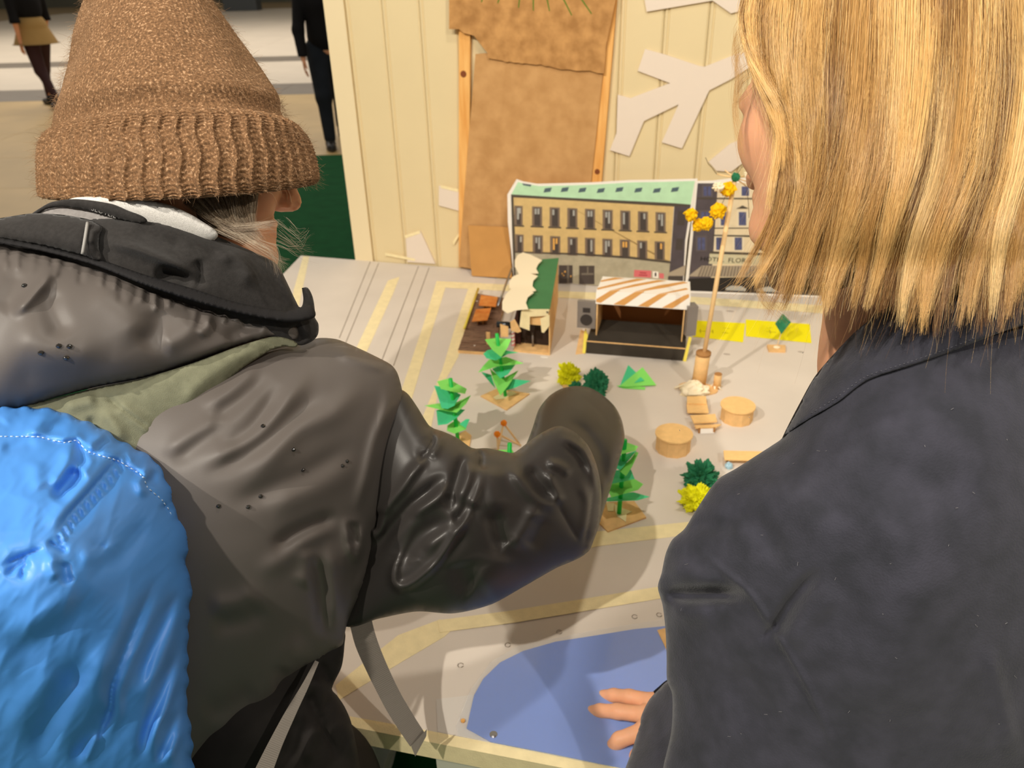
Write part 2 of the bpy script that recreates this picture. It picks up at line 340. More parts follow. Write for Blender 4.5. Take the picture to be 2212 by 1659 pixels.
c6 = lambda l: [(1280 + x / 4.147, y / 4.147) for x, y in l]
cut(c6([(470, 440), (650, 490), (950, 590), (1000, 600), (1250, 500), (1430, 440), (1480, 560), (1240, 710), (1045, 810), (800, 1330), (620, 1275), (770, 935), (460, 1085), (330, 1400), (155, 1345), (215, 1190), (225, 850), (340, 880), (695, 745), (405, 635)]), 'large branching white foam board cutout pinned on the cream boards right of the battens')
cut(c6([(445, -120), (485, 105), (1075, 5), (1240, 120), (1480, 60), (1480, -160), (900, -220)]), 'white foam board cutout at the top of the wall above the large branching one')
cut(c6([(1040, 1450), (1110, 1530), (1240, 1540), (1410, 1410), (1500, 1330), (1380, 1230), (1230, 1290)]), 'small pale foam board cutout low on the wall behind the maypole tip')
cut([(948, 402), (996, 413), (996, 457), (948, 444)], 'little foam board tab left of the left pine batten')
cut([(876, 509), (908, 500), (940, 570), (880, 566)], 'small foam board shape low on the wall just above the pencil road')
for px in ([(952, 400), (990, 409), (990, 415), (952, 406)], [(874, 509), (906, 498), (908, 504), (876, 515)], [(978, 522), (991, 503), (991, 510), (980, 530)], [(832, 546), (896, 559), (896, 564), (832, 552)]):
    slab('tape_strip', [W(x, y, 0.0092) for x, y in px], TN, 0.0006, M_tape, wall)

# ================================================================= PRINTED HOUSE FRONTS (flat prints on card, standing at the wall)
def front(name, label, b0, b1, lean=0.0):
    p0 = T(*b0); p1 = T(*b1); u = unit((p1 - p0) * [1, 1, 0]); n = np.array([u[1], -u[0], 0]); n = unit(n + ZUP * lean)
    t_ = thing(name, label, 'paper building', p0)
    return t_, p0, n
def fpart(t_, p0, n, name, px, m, off, th=0.0004): return slab(name, [PL(x, y, p0 + n * off, n) for x, y in px], n, th, m, t_)
def fstrip(t_, p0, n, name, quads, m, off, th=0.0003):
    for q in quads: slab(name, [PL(x, y, p0 + n * off, n) for x, y in q], n, th, m, t_)
tA, pA, nA = front('paper_building', 'printed yellow town house with green roof, cut out and standing at the wall', (1108, 606), (1487, 632))
def rb(x0, y0, x1, y1): return [(x0, y0), (x1, y0), (x1, y1), (x0, y1)]
fpart(tA, pA, nA, 'card_backing', [(1116, 387), (1130, 392), (1160, 397), (1210, 396), (1280, 394), (1360, 389), (1430, 388), (1507, 386), (1505, 400), (1485, 520), (1475, 629), (1200, 611), (1110, 605), (1104, 540), (1097, 480), (1096, 420)], M_white, 0.0, 0.0012)
M_roofp = mat('print_mint_roof', (190, 230, 190), 0.55, var=0.05, vscale=40); M_fac = mat('print_ochre_wall', (216, 186, 126), 0.55, var=0.06, vscale=50)
M_stone = mat('print_grey_stone', (178, 170, 146), 0.55, var=0.08, vscale=60); M_dark = mat('print_dark_glass', (78, 70, 66), 0.5); M_frame = mat('print_brown_frame', (130, 112, 96), 0.5)
M_cor = mat('print_dark_cornice', (84, 76, 66), 0.55); M_slate = mat('print_slate_wall', (86, 78, 82), 0.55, var=0.1, vscale=30); M_pane = mat('print_pale_pane', (176, 176, 170), 0.5); M_glow = mat('print_warm_pane', (236, 180, 96), 0.5)
M_cw = mat('print_cream_wall', (230, 212, 178), 0.55, var=0.05, vscale=40); M_bwin = mat('print_blue_glass', (86, 90, 126), 0.5, var=0.2, vscale=90); M_pink = mat('print_pink_sign', (216, 112, 116), 0.5); M_awn = mat('print_grey_awning', (172, 158, 138), 0.55)
fpart(tA, pA, nA, 'printed_roof', [(1119, 393), (1132, 397), (1165, 402), (1215, 401), (1285, 399), (1365, 394), (1430, 393), (1501, 391), (1492, 442), (1455, 440), (1390, 438), (1300, 432), (1200, 427), (1104, 421)], M_roofp, 0.0006)
fpart(tA, pA, nA, 'printed_wall', [(1106, 423), (1200, 429), (1300, 434), (1456, 442), (1447, 570), (1448, 566), (1360, 556), (1250, 549), (1114, 545), (1109, 480)], M_fac, 0.0006)
fpart(tA, pA, nA, 'printed_shopfront', [(1113, 543), (1250, 547), (1360, 554), (1448, 564), (1442, 622), (1300, 618), (1200, 609), (1113, 603)], M_stone, 0.0009)
fpart(tA, pA, nA, 'printed_dark_house', [(1457, 440), (1492, 443), (1480, 520), (1476, 600), (1474, 626), (1442, 622), (1448, 566)], M_slate, 0.0006)
fstrip(tA, pA, nA, 'printed_cornice', [[(1104, 420), (1200, 426), (1300, 431), (1456, 439), (1492, 442), (1492, 446), (1455, 446), (1300, 437), (1200, 431), (1104, 426)], [(1113, 543), (1250, 547), (1360, 554), (1448, 564), (1448, 569), (1360, 559), (1250, 551), (1113, 546)], [(1104, 426), (1109, 426), (1112, 500), (1114, 603), (1110, 603), (1106, 500)]], M_cor, 0.0012)
fstrip(tA, pA, nA, 'printed_awning', [[(1443, 590), (1482, 572), (1479, 596), (1443, 596)]], M_awn, 0.0012)
fstrip(tA, pA, nA, 'printed_roof_window', [[(x, y), (x + 15, y - 2), (x + 12, y + 7), (x - 3, y + 9)] for x, y in ((1177, 407), (1214, 406), (1252, 407), (1292, 408), (1332, 406), (1373, 407), (1413, 408), (1452, 406))] + [[(1128, 396), (1148, 399), (1146, 403), (1130, 400)]], mat('print_roof_window', (84, 104, 112), 0.5), 0.0012)
fw2 = []; dk = []; pn_ = []; gl_ = []; si = []
for r_, (ya, yb, h) in enumerate(((444, 458, 42), (506, 521, 40))):
    for i in range(9):
        t_ = i / 8; x = (1111 + (1416 - 1111) * t_) + (4 if r_ else 0) * (1 - t_) - 2 * r_; y = ya + (yb - ya) * t_ ; wd = 22 if i else 18
        fw2.append([(x, y), (x + wd, y + 1), (x + wd, y + h + 1), (x, y + h)])
        dk.append([(x + 5, y + 3), (x + wd - 4, y + 4), (x + wd - 4, y + h), (x + 5, y + h - 1)])
        for k in (0, 1):
            xx = x + 6 + k * (wd - 12) / 2 + k
            q = [(xx, y + 5), (xx + 4, y + 5), (xx + 4, y + (17 if (i + k + r_) % 3 else 30)), (xx, y + (17 if (i + k + r_) % 3 else 30))]
            (gl_ if (r_ == 1 and i in (2, 6, 8)) else pn_).append(q) if (i * 7 + k * 3 + r_) % 4 != 1 else None
        if r_ == 0: si.append([(x - 3, y + h), (x + wd + 3, y + h + 1), (x + wd + 3, y + h + 4), (x - 3, y + h + 3)])
fstrip(tA, pA, nA, 'printed_window_frame', fw2, M_frame, 0.0012); fstrip(tA, pA, nA, 'printed_window_glass', dk, M_dark, 0.0015)
fstrip(tA, pA, nA, 'printed_window_pane', pn_, M_pane, 0.0018); fstrip(tA, pA, nA, 'printed_lit_pane', gl_, M_glow, 0.0018); fstrip(tA, pA, nA, 'printed_sill', si, M_cor, 0.0015)
fstrip(tA, pA, nA, 'printed_shop_window', [rb(1207, 573, 1237, 612), rb(1251, 574, 1284, 614), rb(1443, 597, 1474, 625), [(1465, 455), (1482, 456), (1478, 487), (1462, 486)], [(1461, 515), (1476, 516), (1474, 540), (1459, 540)]], M_dark, 0.0013)
fstrip(tA, pA, nA, 'printed_pillar', [rb(1225, 574, 1229, 611), rb(1256, 590, 1282, 594), rb(1268, 576, 1271, 590)], mat('print_grey_bar', (120, 112, 100), 0.5), 0.0016)
fstrip(tA, pA, nA, 'printed_lights', [rb(1213, 590, 1216, 592), rb(1219, 585, 1222, 589), rb(1232, 595, 1234, 599), rb(1216, 594, 1219, 596)], M_glow, 0.0018)
fstrip(tA, pA, nA, 'printed_shop_sign', [[(1370, 583), (1407, 585), (1406, 600), (1369, 598)], [(1424, 590), (1434, 591), (1434, 602), (1424, 601)]], M_pink, 0.0013)
fstrip(tA, pA, nA, 'printed_sign_marks', [[(1382, 588), (1396, 589), (1396, 591), (1382, 590)], [(1380, 593), (1398, 594), (1398, 596), (1380, 595)]], mat('print_red_mark', (170, 60, 70), 0.5), 0.0017)
fstrip(tA, pA, nA, 'printed_notice', [[(1410, 586), (1422, 587), (1422, 601), (1410, 600)]], M_white, 0.0013); fstrip(tA, pA, nA, 'printed_notice_mark', [[(1414, 589), (1418, 589), (1418, 597), (1414, 597)]], M_dark, 0.0017)
# second house front: slate house and cream hotel
tB, pB, nB = front('paper_building', 'printed slate and cream hotel front standing beside the yellow town house', (1478, 633), (1660, 640))
fpart(tB, pB, nB, 'card_backing', [(1503, 391), (1540, 390), (1580, 385), (1700, 384), (1900, 386), (1880, 647), (1660, 639), (1478, 632)], M_white, 0.0, 0.0012)
fpart(tB, pB, nB, 'printed_dark_house', [(1507, 396), (1551, 396), (1545, 480), (1540, 560), (1535, 606), (1488, 602), (1496, 520)], M_slate, 0.0006)
fpart(tB, pB, nB, 'printed_cream_wall', [(1551, 396), (1700, 392), (1894, 392), (1880, 620), (1535, 606), (1540, 560)], M_cw, 0.0006)
fpart(tB, pB, nB, 'printed_shopfront', [(1487, 602), (1535, 600), (1650, 598), (1880, 606), (1876, 643), (1660, 634), (1484, 628)], mat('print_black_window', (44, 40, 38), .5), 0.0009)
fpart(tB, pB, nB, 'printed_awning', [(1490, 594), (1516, 574), (1640, 574), (1880, 584), (1880, 606), (1650, 599), (1489, 597)], M_awn, 0.0012)
fstrip(tB, pB, nB, 'printed_awning_stripe', [[(1516 + i * 6.5 - 0, 575), (1519 + i * 6.5, 575), (1511 + i * 6.9, 597), (1507 + i * 6.9, 597)] for i in range(26)], mat('print_awning_stripe', (128, 116, 102), 0.55), 0.0015)
fpart(tB, pB, nB, 'printed_sign_board', [(1533, 548), (1660, 553), (1880, 560), (1880, 582), (1660, 573), (1531, 570)], mat('print_sign_board', (206, 198, 166), 0.55), 0.0012)
fstrip(tB, pB, nB, 'printed_cornice', [[(1505, 427), (1650, 428), (1890, 434), (1890, 438), (1650, 431), (1505, 430)], [(1540, 507), (1660, 509), (1884, 516), (1884, 520), (1660, 513), (1540, 510)], [(1533, 543), (1660, 547), (1880, 555), (1880, 560), (1660, 552), (1533, 548)], [(1541, 492), (1660, 492), (1884, 498), (1884, 500), (1660, 494), (1541, 494)]], M_cor, 0.0014)
bw_ = []; fr_ = []; pd = []
for xs, y0, y1 in (((1520, 1560, 1602, 1650, 1700, 1750, 1800, 1850), 403, 423), ((1515, 1557, 1596, 1640, 1690, 1740, 1790, 1840), 458, 487), ((1507, 1547, 1587, 1630, 1680, 1730, 1780, 1830), 513, 540)):
    for i, x in enumerate(xs):
        bw_.append(rb(x, y0, x + 16, y1)); fr_.append(rb(x - 4, y0 - 4, x + 20, y1 + 3))
        if y0 == 458 and i > 0: pd.append([(x - 6, y0 - 7), (x + 8, y0 - 14), (x + 23, y0 - 7)])
fstrip(tB, pB, nB, 'printed_window_frame', fr_[1:8] + fr_[9:16] + fr_[17:], mat('print_pale_frame', (232, 218, 190), 0.55), 0.0012); fstrip(tB, pB, nB, 'printed_slate_frame', [fr_[0], fr_[8], fr_[16]], mat('print_slate_frame', (98, 90, 92), 0.55), 0.0012)
fstrip(tB, pB, nB, 'printed_window_glass', bw_, M_bwin, 0.0016); fstrip(tB, pB, nB, 'printed_pediment', pd, M_cor, 0.0014)
fstrip(tB, pB, nB, 'printed_window_bar', [[(x + 7, y0), (x + 9, y0), (x + 9, y1), (x + 7, y1)] for x, y0, y1 in ((1520, 403, 423), (1515, 458, 487), (1507, 513, 540), (1547, 513, 540))], M_slate, 0.002)
def text3d(name, body, o, u, v, size, m, parent, extrude=0.0002):   # lettering as a mesh on the plane spanned by u (along) and v (up)
    cu = bpy.data.curves.new(name, 'FONT'); cu.body = body; cu.size = 1; cu.extrude = 0; cu.resolution_u = 2
    ob = bpy.data.objects.new(name, cu); COL.objects.link(ob); bpy.context.view_layer.update()
    me = bpy.data.meshes.new_from_object(ob.evaluated_get(bpy.context.evaluated_depsgraph_get()))
    bpy.data.objects.remove(ob)
    vv = np.array([x.co[:] for x in me.vertices]); ff = [list(p.vertices) for p in me.polygons]
    w_ = o + size * (vv[:, :1] * u + vv[:, 1:2] * v); return mesh_obj(name, w_, ff, m, parent)
def ptext(t_, p0, n, body, x0, y0, x1, y1, hpx, m, off=0.002, name='printed_lettering'):
    a, b = PL(x0, y0, p0 + n * off, n), PL(x1, y1, p0 + n * off, n); u = unit(b - a); v = np.cross(n, u); v = v if v[2] > 0 else -v
    c = PL(x0, y0 - hpx, p0 + n * off, n); s = np.linalg.norm(c - a) / 0.7
    o = text3d(name, body, a, u, v, 1.0, m, t_); vs_ = [x.co.copy() for x in o.data.vertices]
    org = np.array(t_.location); wid = max((np.array(x) + org - a) @ u for x in vs_); kx = np.linalg.norm(b - a) / wid
    for vt in o.data.vertices:
        q = np.array(vt.co) + org - a; q = a + u * (q @ u) * kx + v * (q @ v) * s - org; vt.co = q.tolist()
    return o
ptext(tB, pB, nB, 'HOTEL', 1512, 563, 1564, 566, 9, mat('print_sign_letter', (26, 24, 20), 0.5)); ptext(tB, pB, nB, 'FLORA', 1572, 567, 1622, 568, 10, MATS['print_sign_letter'])
fstrip(tB, pB, nB, 'printed_car', [[(1568, 622), (1580, 617), (1602, 618), (1612, 624), (1610, 629), (1568, 627)], [(1635, 624), (1660, 619), (1690, 624), (1690, 632), (1635, 629)]], M_pane, 0.0014)

# ================================================================= STRIPED STAGE
st = thing('cardboard_stage', 'black cardboard stage with brown and white striped canopy and grey speakers', 'model stage', T(1370, 775))
B0, B1 = T(1266, 763), T(1478, 780); su = unit(B1 - B0); sn = np.array([su[1], -su[0], 0]); SWd = np.linalg.norm(B1 - B0)
hp = H(B0, 738); zp = ZUP * hp
dpt = -((T(1300, 690, hp) - B0) @ sn) ; dbox = -((T(1287, 724, hp) - B0) @ sn)
v, f = box_vf(B0, su * SWd, -sn * dpt, zp); mesh_obj('platform', v, f, M_black, st)
v, f = box_vf(B0 + zp + ZUP * 0.0003 + sn * 0.001, su * SWd, -sn * 0.003, ZUP * 0.0022); mesh_obj('card_edge', v, f, M_card, st)
A0 = B0 + zp - sn * dbox + su * (0.0 + ((T(1288, 724, hp) - (B0 + zp)) @ su)); A1 = B0 + zp - sn * dbox + su * ((T(1472, 740, hp) - (B0 + zp)) @ su)
h1 = H(A0, 655); h2 = H(A0, 628); bd = dpt - dbox + 0.012
K0 = A0 - sn * bd; K1 = A1 - sn * bd; h3 = H(K0, 597)
for q, nm in ((A0, 'side_wall'), (A1, 'side_wall')):
    v, f = box_vf(q - su * 0.0015, su * 0.003, -sn * bd, ZUP * h1 * 1.02); mesh_obj(nm, v, f, M_card, st)
v, f = box_vf(K0 - zp, K1 - K0, -sn * 0.003, ZUP * (h3 * 0.98 + hp)); mesh_obj('back_wall', v, f, mat('shaded_brown_card', (150, 98, 54), 0.85), st)  # back wall in darker brown: the shade inside the stage is in the colour
L0, L1 = A0 - su * 0.004 + ZUP * h1, A1 + su * 0.012 + ZUP * h1; fo = sn * 0.004; M0, M1 = L0 + ZUP * (h2 - h1) - sn * 0.006, L1 + ZUP * (h2 - h1) - sn * 0.006; Q0, Q1 = K0 + ZUP * h3 - su * 0.001, K1 + ZUP * h3 + su * 0.008
nv = unit(np.cross(L1 - L0, M0 - L0)); nv = nv if nv @ sn > 0 else -nv; nt_ = unit(np.cross(M1 - M0, Q0 - M0)); nt_ = nt_ if nt_[2] > 0 else -nt_
slab('canopy_front', [L0 + fo, L1 + fo, M1 + fo, M0 + fo], nv, 0.0015, M_white, st); slab('canopy_top', [M0 + fo, M1 + fo, Q1, Q0], nt_, 0.0015, M_white, st)
c5 = lambda l: [(1100 + x / 5.267, 540 + y / 5.267) for x, y in l]
M_str = mat('brown_canopy_stripe', (214, 158, 90), 0.7)
def clip_quad(l, p0, n, off): return [PL(x, y, p0 + n * off, n) for x, y in c5(l)]
for l in ([(990, 560), (1140, 468), (1265, 452), (1040, 602), (990, 592)], [(1185, 618), (1430, 478), (1545, 468), (1310, 630)], [(1465, 637), (1700, 502), (1810, 495), (1580, 648)], [(1738, 657), (1985, 520), (2045, 500), (2045, 540), (1860, 664)]):
    slab('canopy_stripe', clip_quad(l, L0 + fo, nv, 0.0006), nv, 0.0006, M_str, st)
for l in ([(1045, 345), (1200, 312), (1310, 320), (1040, 362)], [(1002, 432), (1240, 372), (1450, 325), (1560, 333), (1330, 378), (1005, 450)], [(1145, 462), (1430, 388), (1690, 341), (1790, 348), (1520, 398), (1270, 446)], [(1435, 472), (1700, 402), (1980, 358), (2030, 372), (1770, 428), (1550, 462)], [(1705, 498), (2010, 432), (2040, 447), (1815, 488)]):
    slab('canopy_stripe', clip_quad(l, M0 + fo, nt_, 0.0006), nt_, 0.0006, M_str, st)
def spk(px_c, w_, h_, dp, yaw, faced, lab, gap=0.0):
    base = px_c; c_, s_ = math.cos(yaw), math.sin(yaw); a = su * c_ + sn * s_; n_ = np.array([a[1], -a[0], 0])
    v, f = box_vf(base - a * w_ / 2, a * w_, -n_ * dp, ZUP * h_); sp = mesh_obj('speaker', v, f, M_grey, st); sp['label'] = lab
    if faced:
        mesh_obj('speaker_cone', *disc_vf(base + n_ * 0.001 + ZUP * h_ * 0.32, n_, w_ * 0.33, 0.001, 20), mat('dark_cone', (62, 56, 54), 0.5), sp)
        a1, b1 = base + n_ * 0.001 + ZUP * h_ * 0.6 - a * w_ * 0.2, base + n_ * 0.001 + ZUP * h_ * 0.6 + a * w_ * 0.2
        slab('speaker_horn', [a1, b1, b1 + ZUP * h_ * 0.17, a1 + ZUP * h_ * 0.17], n_, 0.001, MATS['dark_cone'], sp)
    return sp
b_l = B0 - sn * (dbox * 0.97) + su * ((T(1266, 724, 0.03) - B0) @ su); z_l = H(b_l, 709); spk(b_l + ZUP * z_l, 0.048, H(b_l, 652) - z_l, 0.012, 0.0, True, 'grey speaker with two dark discs')
b_r = B0 - sn * (dbox * 0.8) + su * ((T(1490, 745, 0.03) - B0) @ su); z_r = H(b_r, 726); spk(b_r + ZUP * z_r, 0.026, H(b_r, 663) - z_r, 0.03, -0.35, False, 'grey speaker seen from the side')
def side_card(l, m, off): return slab('side_card', [B0 + su * x - sn * y + ZUP * z for x, y, z in l], unit(sn), 0.002, m, st)
v, f = slab_vf([T(1243, 766), T(1262, 764), T(1266, 716, 0.02), T(1254, 712, 0.02)], sn + ZUP, 0.002); mesh_obj('side_flap', v, f, M_card, st)
slab('yellow_edge', [T(1258, 762, 0.002), T(1264, 764, 0.002), T(1270, 724, hp), T(1265, 708, hp), T(1262, 718, hp)], sn + ZUP, 0.0015, M_ytrim, st)
slab('yellow_edge', [PL(x, y, B1 + sn * 0.002, sn) for x, y in ((1475, 780), (1482, 781), (1494, 730), (1488, 728))], sn, 0.003, M_ytrim, st)

# ================================================================= GREEN-ROOFED HUT
hu = thing('cardboard_hut', 'long cardboard hut with green scalloped roof and cream awnings beside the printed house', 'model building', T(1150, 762))
R0, R1, Lf = T(1188, 768), T(1206, 564, H(T(1188, 768), 672)) * [1, 1, 0] + ZUP * ZT, T(1112, 760); hv = R1 - R0; ha = Lf - R0; hh = H(R0, 672); hn = unit(np.array([ha[1], -ha[0], 0])); hn = hn if hn[1] < 0 else -hn; hx = unit(ha)
def HB(name, o, a, b, c, m): v, f = box_vf(o, a, b, c); return mesh_obj(name, v, f, m, hu)
HB('side_wall', R0, hx * 0.003, hv, ZUP * hh, M_card); HB('back_wall', R1 + hx * 0.003, ha * 0.95, unit(hv) * 0.003, ZUP * hh * 0.98, M_card); HB('hut_floor', R0 + hx * 0.003, ha, hv * 0.9, ZUP * 0.006, M_card)
HB('interior_shade_panel', R0 + hx * 0.004 + hv * 0.12 + ZUP * 0.007, ha * 0.9, unit(hv) * 0.003, ZUP * hh * 0.75, mat('interior_shade', (52, 38, 30), 0.8))  # added dark panel, paints the shade inside the hut opening
hl = H(R0, 705); HB('lintel', R0 + ZUP * hl + hx * 0.001, ha * 0.62, unit(hv) * 0.003, ZUP * (hh - hl), M_card)
fpl = R0 - unit(hv) * 0.002
def hpx(name, px, m, off=0.0, th=0.0006): nn = -unit(hv); return slab(name, [PL(x, y, fpl + nn * off, nn) for x, y in px], nn, th, m, hu)
hpx('tape_strip', [(1126, 672), (1145, 674), (1144, 714), (1122, 706)], M_tape, 0.001); hpx('tape_strip', [(1128, 668), (1186, 668), (1184, 682), (1145, 684), (1128, 684)], M_tape, 0.0018); hpx('tape_strip', [(1167, 688), (1187, 680), (1187, 704), (1175, 719), (1170, 718)], M_tape, 0.001)
hpx('torn_flap', [(1102, 695), (1112, 690), (1122, 708), (1126, 716), (1118, 719), (1104, 714)], M_card, 0.001, 0.002); hpx('torn_flap', [(1080, 700), (1098, 706), (1098, 728), (1082, 728)], M_card, 0.003, 0.002)
mesh_obj('tape_foot', *disc_vf(T(1176, 771, 0.0015), ZUP, 0.011, 0.001, 12, 0.005), M_white, hu)
hpx('tape_dot', [(1180, 672), (1184, 673), (1184, 677), (1181, 677)], M_black, 0.002)
def roof(name, px, m, z, th=0.0018, tilt=(0, 0)): return slab(name, [T(x, y, hh + z) for x, y in px], ZUP, th, m, hu)
roof('roof_card', [(1207, 557), (1188, 667), (1139, 668), (1136, 660), (1135, 648), (1141, 638), (1152, 632), (1146, 626), (1148, 615), (1152, 607), (1162, 597), (1158, 592), (1158, 582), (1161, 574), (1171, 560)], M_roof, 0.003)
def petal(px, z, m=M_cream, th=0.0016): return slab('awning_petal', [T(x, y, hh + z - 0.00033 * (1150 - x)) for x, y in px], ZUP, th, m, hu)
petal([(1112, 575), (1112, 562), (1118, 551), (1130, 545), (1146, 550), (1171, 562), (1163, 570), (1158, 580), (1163, 590), (1140, 590), (1121, 592)], 0.008)
petal([(1100, 622), (1100, 608), (1108, 597), (1123, 591), (1140, 589), (1162, 596), (1152, 606), (1150, 618), (1158, 627), (1140, 632)], 0.012)
petal([(1085, 668), (1085, 652), (1092, 636), (1108, 620), (1128, 616), (1153, 632), (1140, 642), (1136, 654), (1141, 667), (1115, 669), (1096, 676)], 0.016)
zs = H(Lf + hv * 0.1, 660)
def hz(px, z, rr, m, name='straw'): return tube(name, [T(x, y, zz) for (x, y), zz in zip(px, z)], rr, m, hu, 8)
hz([(1105, 580), (1076, 660)], (hh * 0.8, hh * 0.75), 0.0032, M_metal, 'silver_straw')
pc = [T(1109, 752, 0.004), T(1109, 752, 0.004) + ZUP * 0.055]
tube('candy_straw', pc, 0.0042, M_white, hu, 10)
for i in range(5):
    q = pc[0] + ZUP * (0.004 + i * 0.011); an = np.linspace(0, 2 * math.pi, 13)
    tube('red_stripe', [q + 0.0044 * np.array([math.cos(a), math.sin(a), 0]) + ZUP * 0.009 * a / 6.28 for a in an], 0.0014, mat('red_print', (214, 62, 72), 0.4), hu, 5)
tube('inner_stick', [T(1151, 748, 0.006), T(1151, 748, 0.006) + ZUP * 0.04], 0.0022, M_grey, hu, 8)
cpt = [T(1074, 700, 0.05), T(1106, 703, 0.05)]; tube('dark_roll', cpt, 0.009, mat('dark_silver_foil', (70, 76, 82), 0.25, 0.5, metallic=0.8), hu, 14)
HB('counter', Lf + hv * 0.10 - hx * 0.012, hx * 0.022, hv * 0.5, ZUP * hh * 0.42, mat('maroon_print', (70, 34, 32), 0.6, var=0.3, vscale=60))
# deck of brown boards with a straw rail, two little tables on it
dk_ = thing('model_deck', 'small dark brown plank deck with a yellow straw rail left of the green-roofed hut', 'model deck', T(1025, 762))
D = [T(990, 763), T(1066, 768), T(1092, 650), T(1032, 640)]
slab('deck_base', [q + ZUP * 0.008 for q in D], ZUP, 0.008, M_card, dk_)
for i in range(9):
    a, b = i / 9 + 0.004, (i + 1) / 9 - 0.008; L_ = lambda s: D[0] + (D[3] - D[0]) * s; R_ = lambda s: D[1] + (D[2] - D[1]) * s
    slab('plank', [q + ZUP * (0.0105 + 0.0004 * (i % 2)) for q in (L_(a), R_(a), R_(b), L_(b))], ZUP, 0.003, M_deck, dk_)
tube('rail_straw', [T(1003, 709, 0.016), T(1033, 624, 0.016)], 0.0036, mat('yellow_straw', (246, 222, 90), 0.4), dk_, 8)
v, f = box_vf(T(1051, 744, 0.011), su * 0.010, -sn * 0.004, ZUP * 0.035); mesh_obj('card_post', v, f, M_card, dk_)
mesh_obj('pin_head', *disc_vf(T(1025, 746, 0.0125), ZUP, 0.0022, 0.001, 10), M_white, dk_); mesh_obj('pin_head', *disc_vf(T(1030, 650, 0.0125), ZUP, 0.0022, 0.001, 10), M_white, dk_)
for px, lab, bs in (([(1039, 637), (1075, 641), (1071, 662), (1034, 659)], 'orange card table on the deck, the farther of two', (1056, 662)), ([(1028, 668), (1061, 665), (1053, 691), (1019, 694)], 'orange card table on the deck, the nearer of two', (1042, 700))):
    t_ = thing('model_table', lab, 'model table', T(*bs, 0.012), 'orange card tables on the deck')
    slab('tabletop', [T(x, y, 0.034) for x, y in px], ZUP, 0.002, M_orange, t_)
    c = sum(T(x, y, 0.034) for x, y in px) / 4
    for dx in (-0.008, 0.008): v, f = box_vf(c + su * (dx - 0.002) - ZUP * 0.002, su * 0.004, sn * 0.018, ZUP * -0.0195); mesh_obj('leg', v, f, M_cardd, t_)

# ================================================================= NOTES, MAYPOLE, STUBS, DRUMS, BENCHES
for px, lab, mk in (([(1503, 692), (1610, 698), (1605, 739), (1496, 727)], 'yellow paper note with pencil marks lying behind the maypole', [((1510, 715), (1541, 716)), ((1513, 711), (1513, 719)), ((1539, 712), (1540, 720)), ((1562, 708), (1576, 710)), ((1560, 718), (1574, 720))]), ([(1611, 690), (1749, 700), (1753, 741), (1611, 726)], 'longer yellow paper note lying under the leaf on a stick', [((1656, 709), (1668, 708)), ((1655, 716), (1677, 718)), ((1662, 712), (1664, 720))])):
    o = slab('paper_note', [T(x, y, 0.0012) for x, y in px], ZUP, 0.0004, M_yellow); tag(o, lab, 'paper note')
    for a, b in mk:
        p, q = T(*a, 0.0015), T(*b, 0.0015); s_ = unit(np.cross(q - p, ZUP)) * 0.0008
        slab('pencil_mark', [p - s_, q - s_, q + s_, p + s_], ZUP, 0.0002, mat('pencil_on_yellow', (150, 140, 20), 0.8), o)
mp = thing('maypole', 'tall thin wooden pole on a cardboard roll hung with yellow tissue balls', 'model maypole', T(1508, 838))
mb = T(1508, 836); mesh_obj('base_disc', *disc_vf(T(1508, 838, 0.003), ZUP, 0.046, 0.003, 26, 0.028), M_card, mp)
r_top = mb + ZUP * H(mb, 762) + su * 0.004; tube('card_roll', [mb + ZUP * 0.003, r_top], 0.0165, M_card, mp, 18); tube('roll_rim', [r_top - ZUP * 0.004, r_top + ZUP * 0.002], 0.0175, M_cardd, mp, 18)
ptp = P(1587, 386, depth_of(mb + ZUP * 0.4) + 0.0); tube('pole', [r_top - ZUP * 0.03, ptp], 0.0053, M_stick, mp, 10)
rg = np.random.default_rng(5); cone = MB()
for i in range(13):
    a = rg.uniform(0, 6.28); r0 = rg.uniform(0.012, 0.02); r1 = rg.uniform(0.03, 0.05); e1 = np.array([math.cos(a), math.sin(a) * 0.7, 0]); e2 = np.array([-math.sin(a), math.cos(a), 0]); q = T(1500, 843, 0.004)
    v, f = slab_vf([q + e1 * r0 * 0.3 - e2 * 0.008 + ZUP * 0.024, q + e1 * r0 * 0.3 + e2 * 0.008 + ZUP * 0.024, q + e1 * r1 + e2 * 0.004 + ZUP * 0.001, q + e1 * r1 - e2 * 0.004 + ZUP * 0.001], e1 + ZUP, 0.0012); cone.add(v, f)
v, f = blob_vf(T(1500, 842, 0.010), .022, 6, .6, 2, (1.2, 1, .55)); cone.add(v, f); cone.build('tape_crumple', M_cream, mp)
dp0 = depth_of(ptp); 
for x, y, r, m in ((1572, 408, 13, M_pom), (1551, 456, 13.5, M_pom), (1493, 464, 11, M_pom), (1509, 486, 10.5, M_pom), (1526, 483, 11, M_pom), (1552, 404, 9, M_cream), (1619, 378, 8, M_cream)):
    c = P(x, y, dp0 - 0.01 * (x % 3)); rr = r * dp0 / F; v, f = blob_vf(c, rr, x, 0.6, 2); mesh_obj('tissue_ball', v, f, m, mp)
for a, b in (((1587, 384), (1548, 376)), ((1587, 384), (1566, 368)), ((1587, 384), (1628, 396)), ((1587, 384), (1612, 402)), ((1587, 384), (1612, 380))):
    tube('cross_arm', [P(*a, dp0), P(*b, dp0 + 0.01)], 0.0016, M_stick, mp, 6)
mesh_obj('pole_knot', *blob_vf(P(1589, 383, dp0 - 0.004), 0.0075, 3, 0.5, 2), M_dgreen, mp)
M_thr = mat('dark_thread', (90, 70, 48), 0.8)
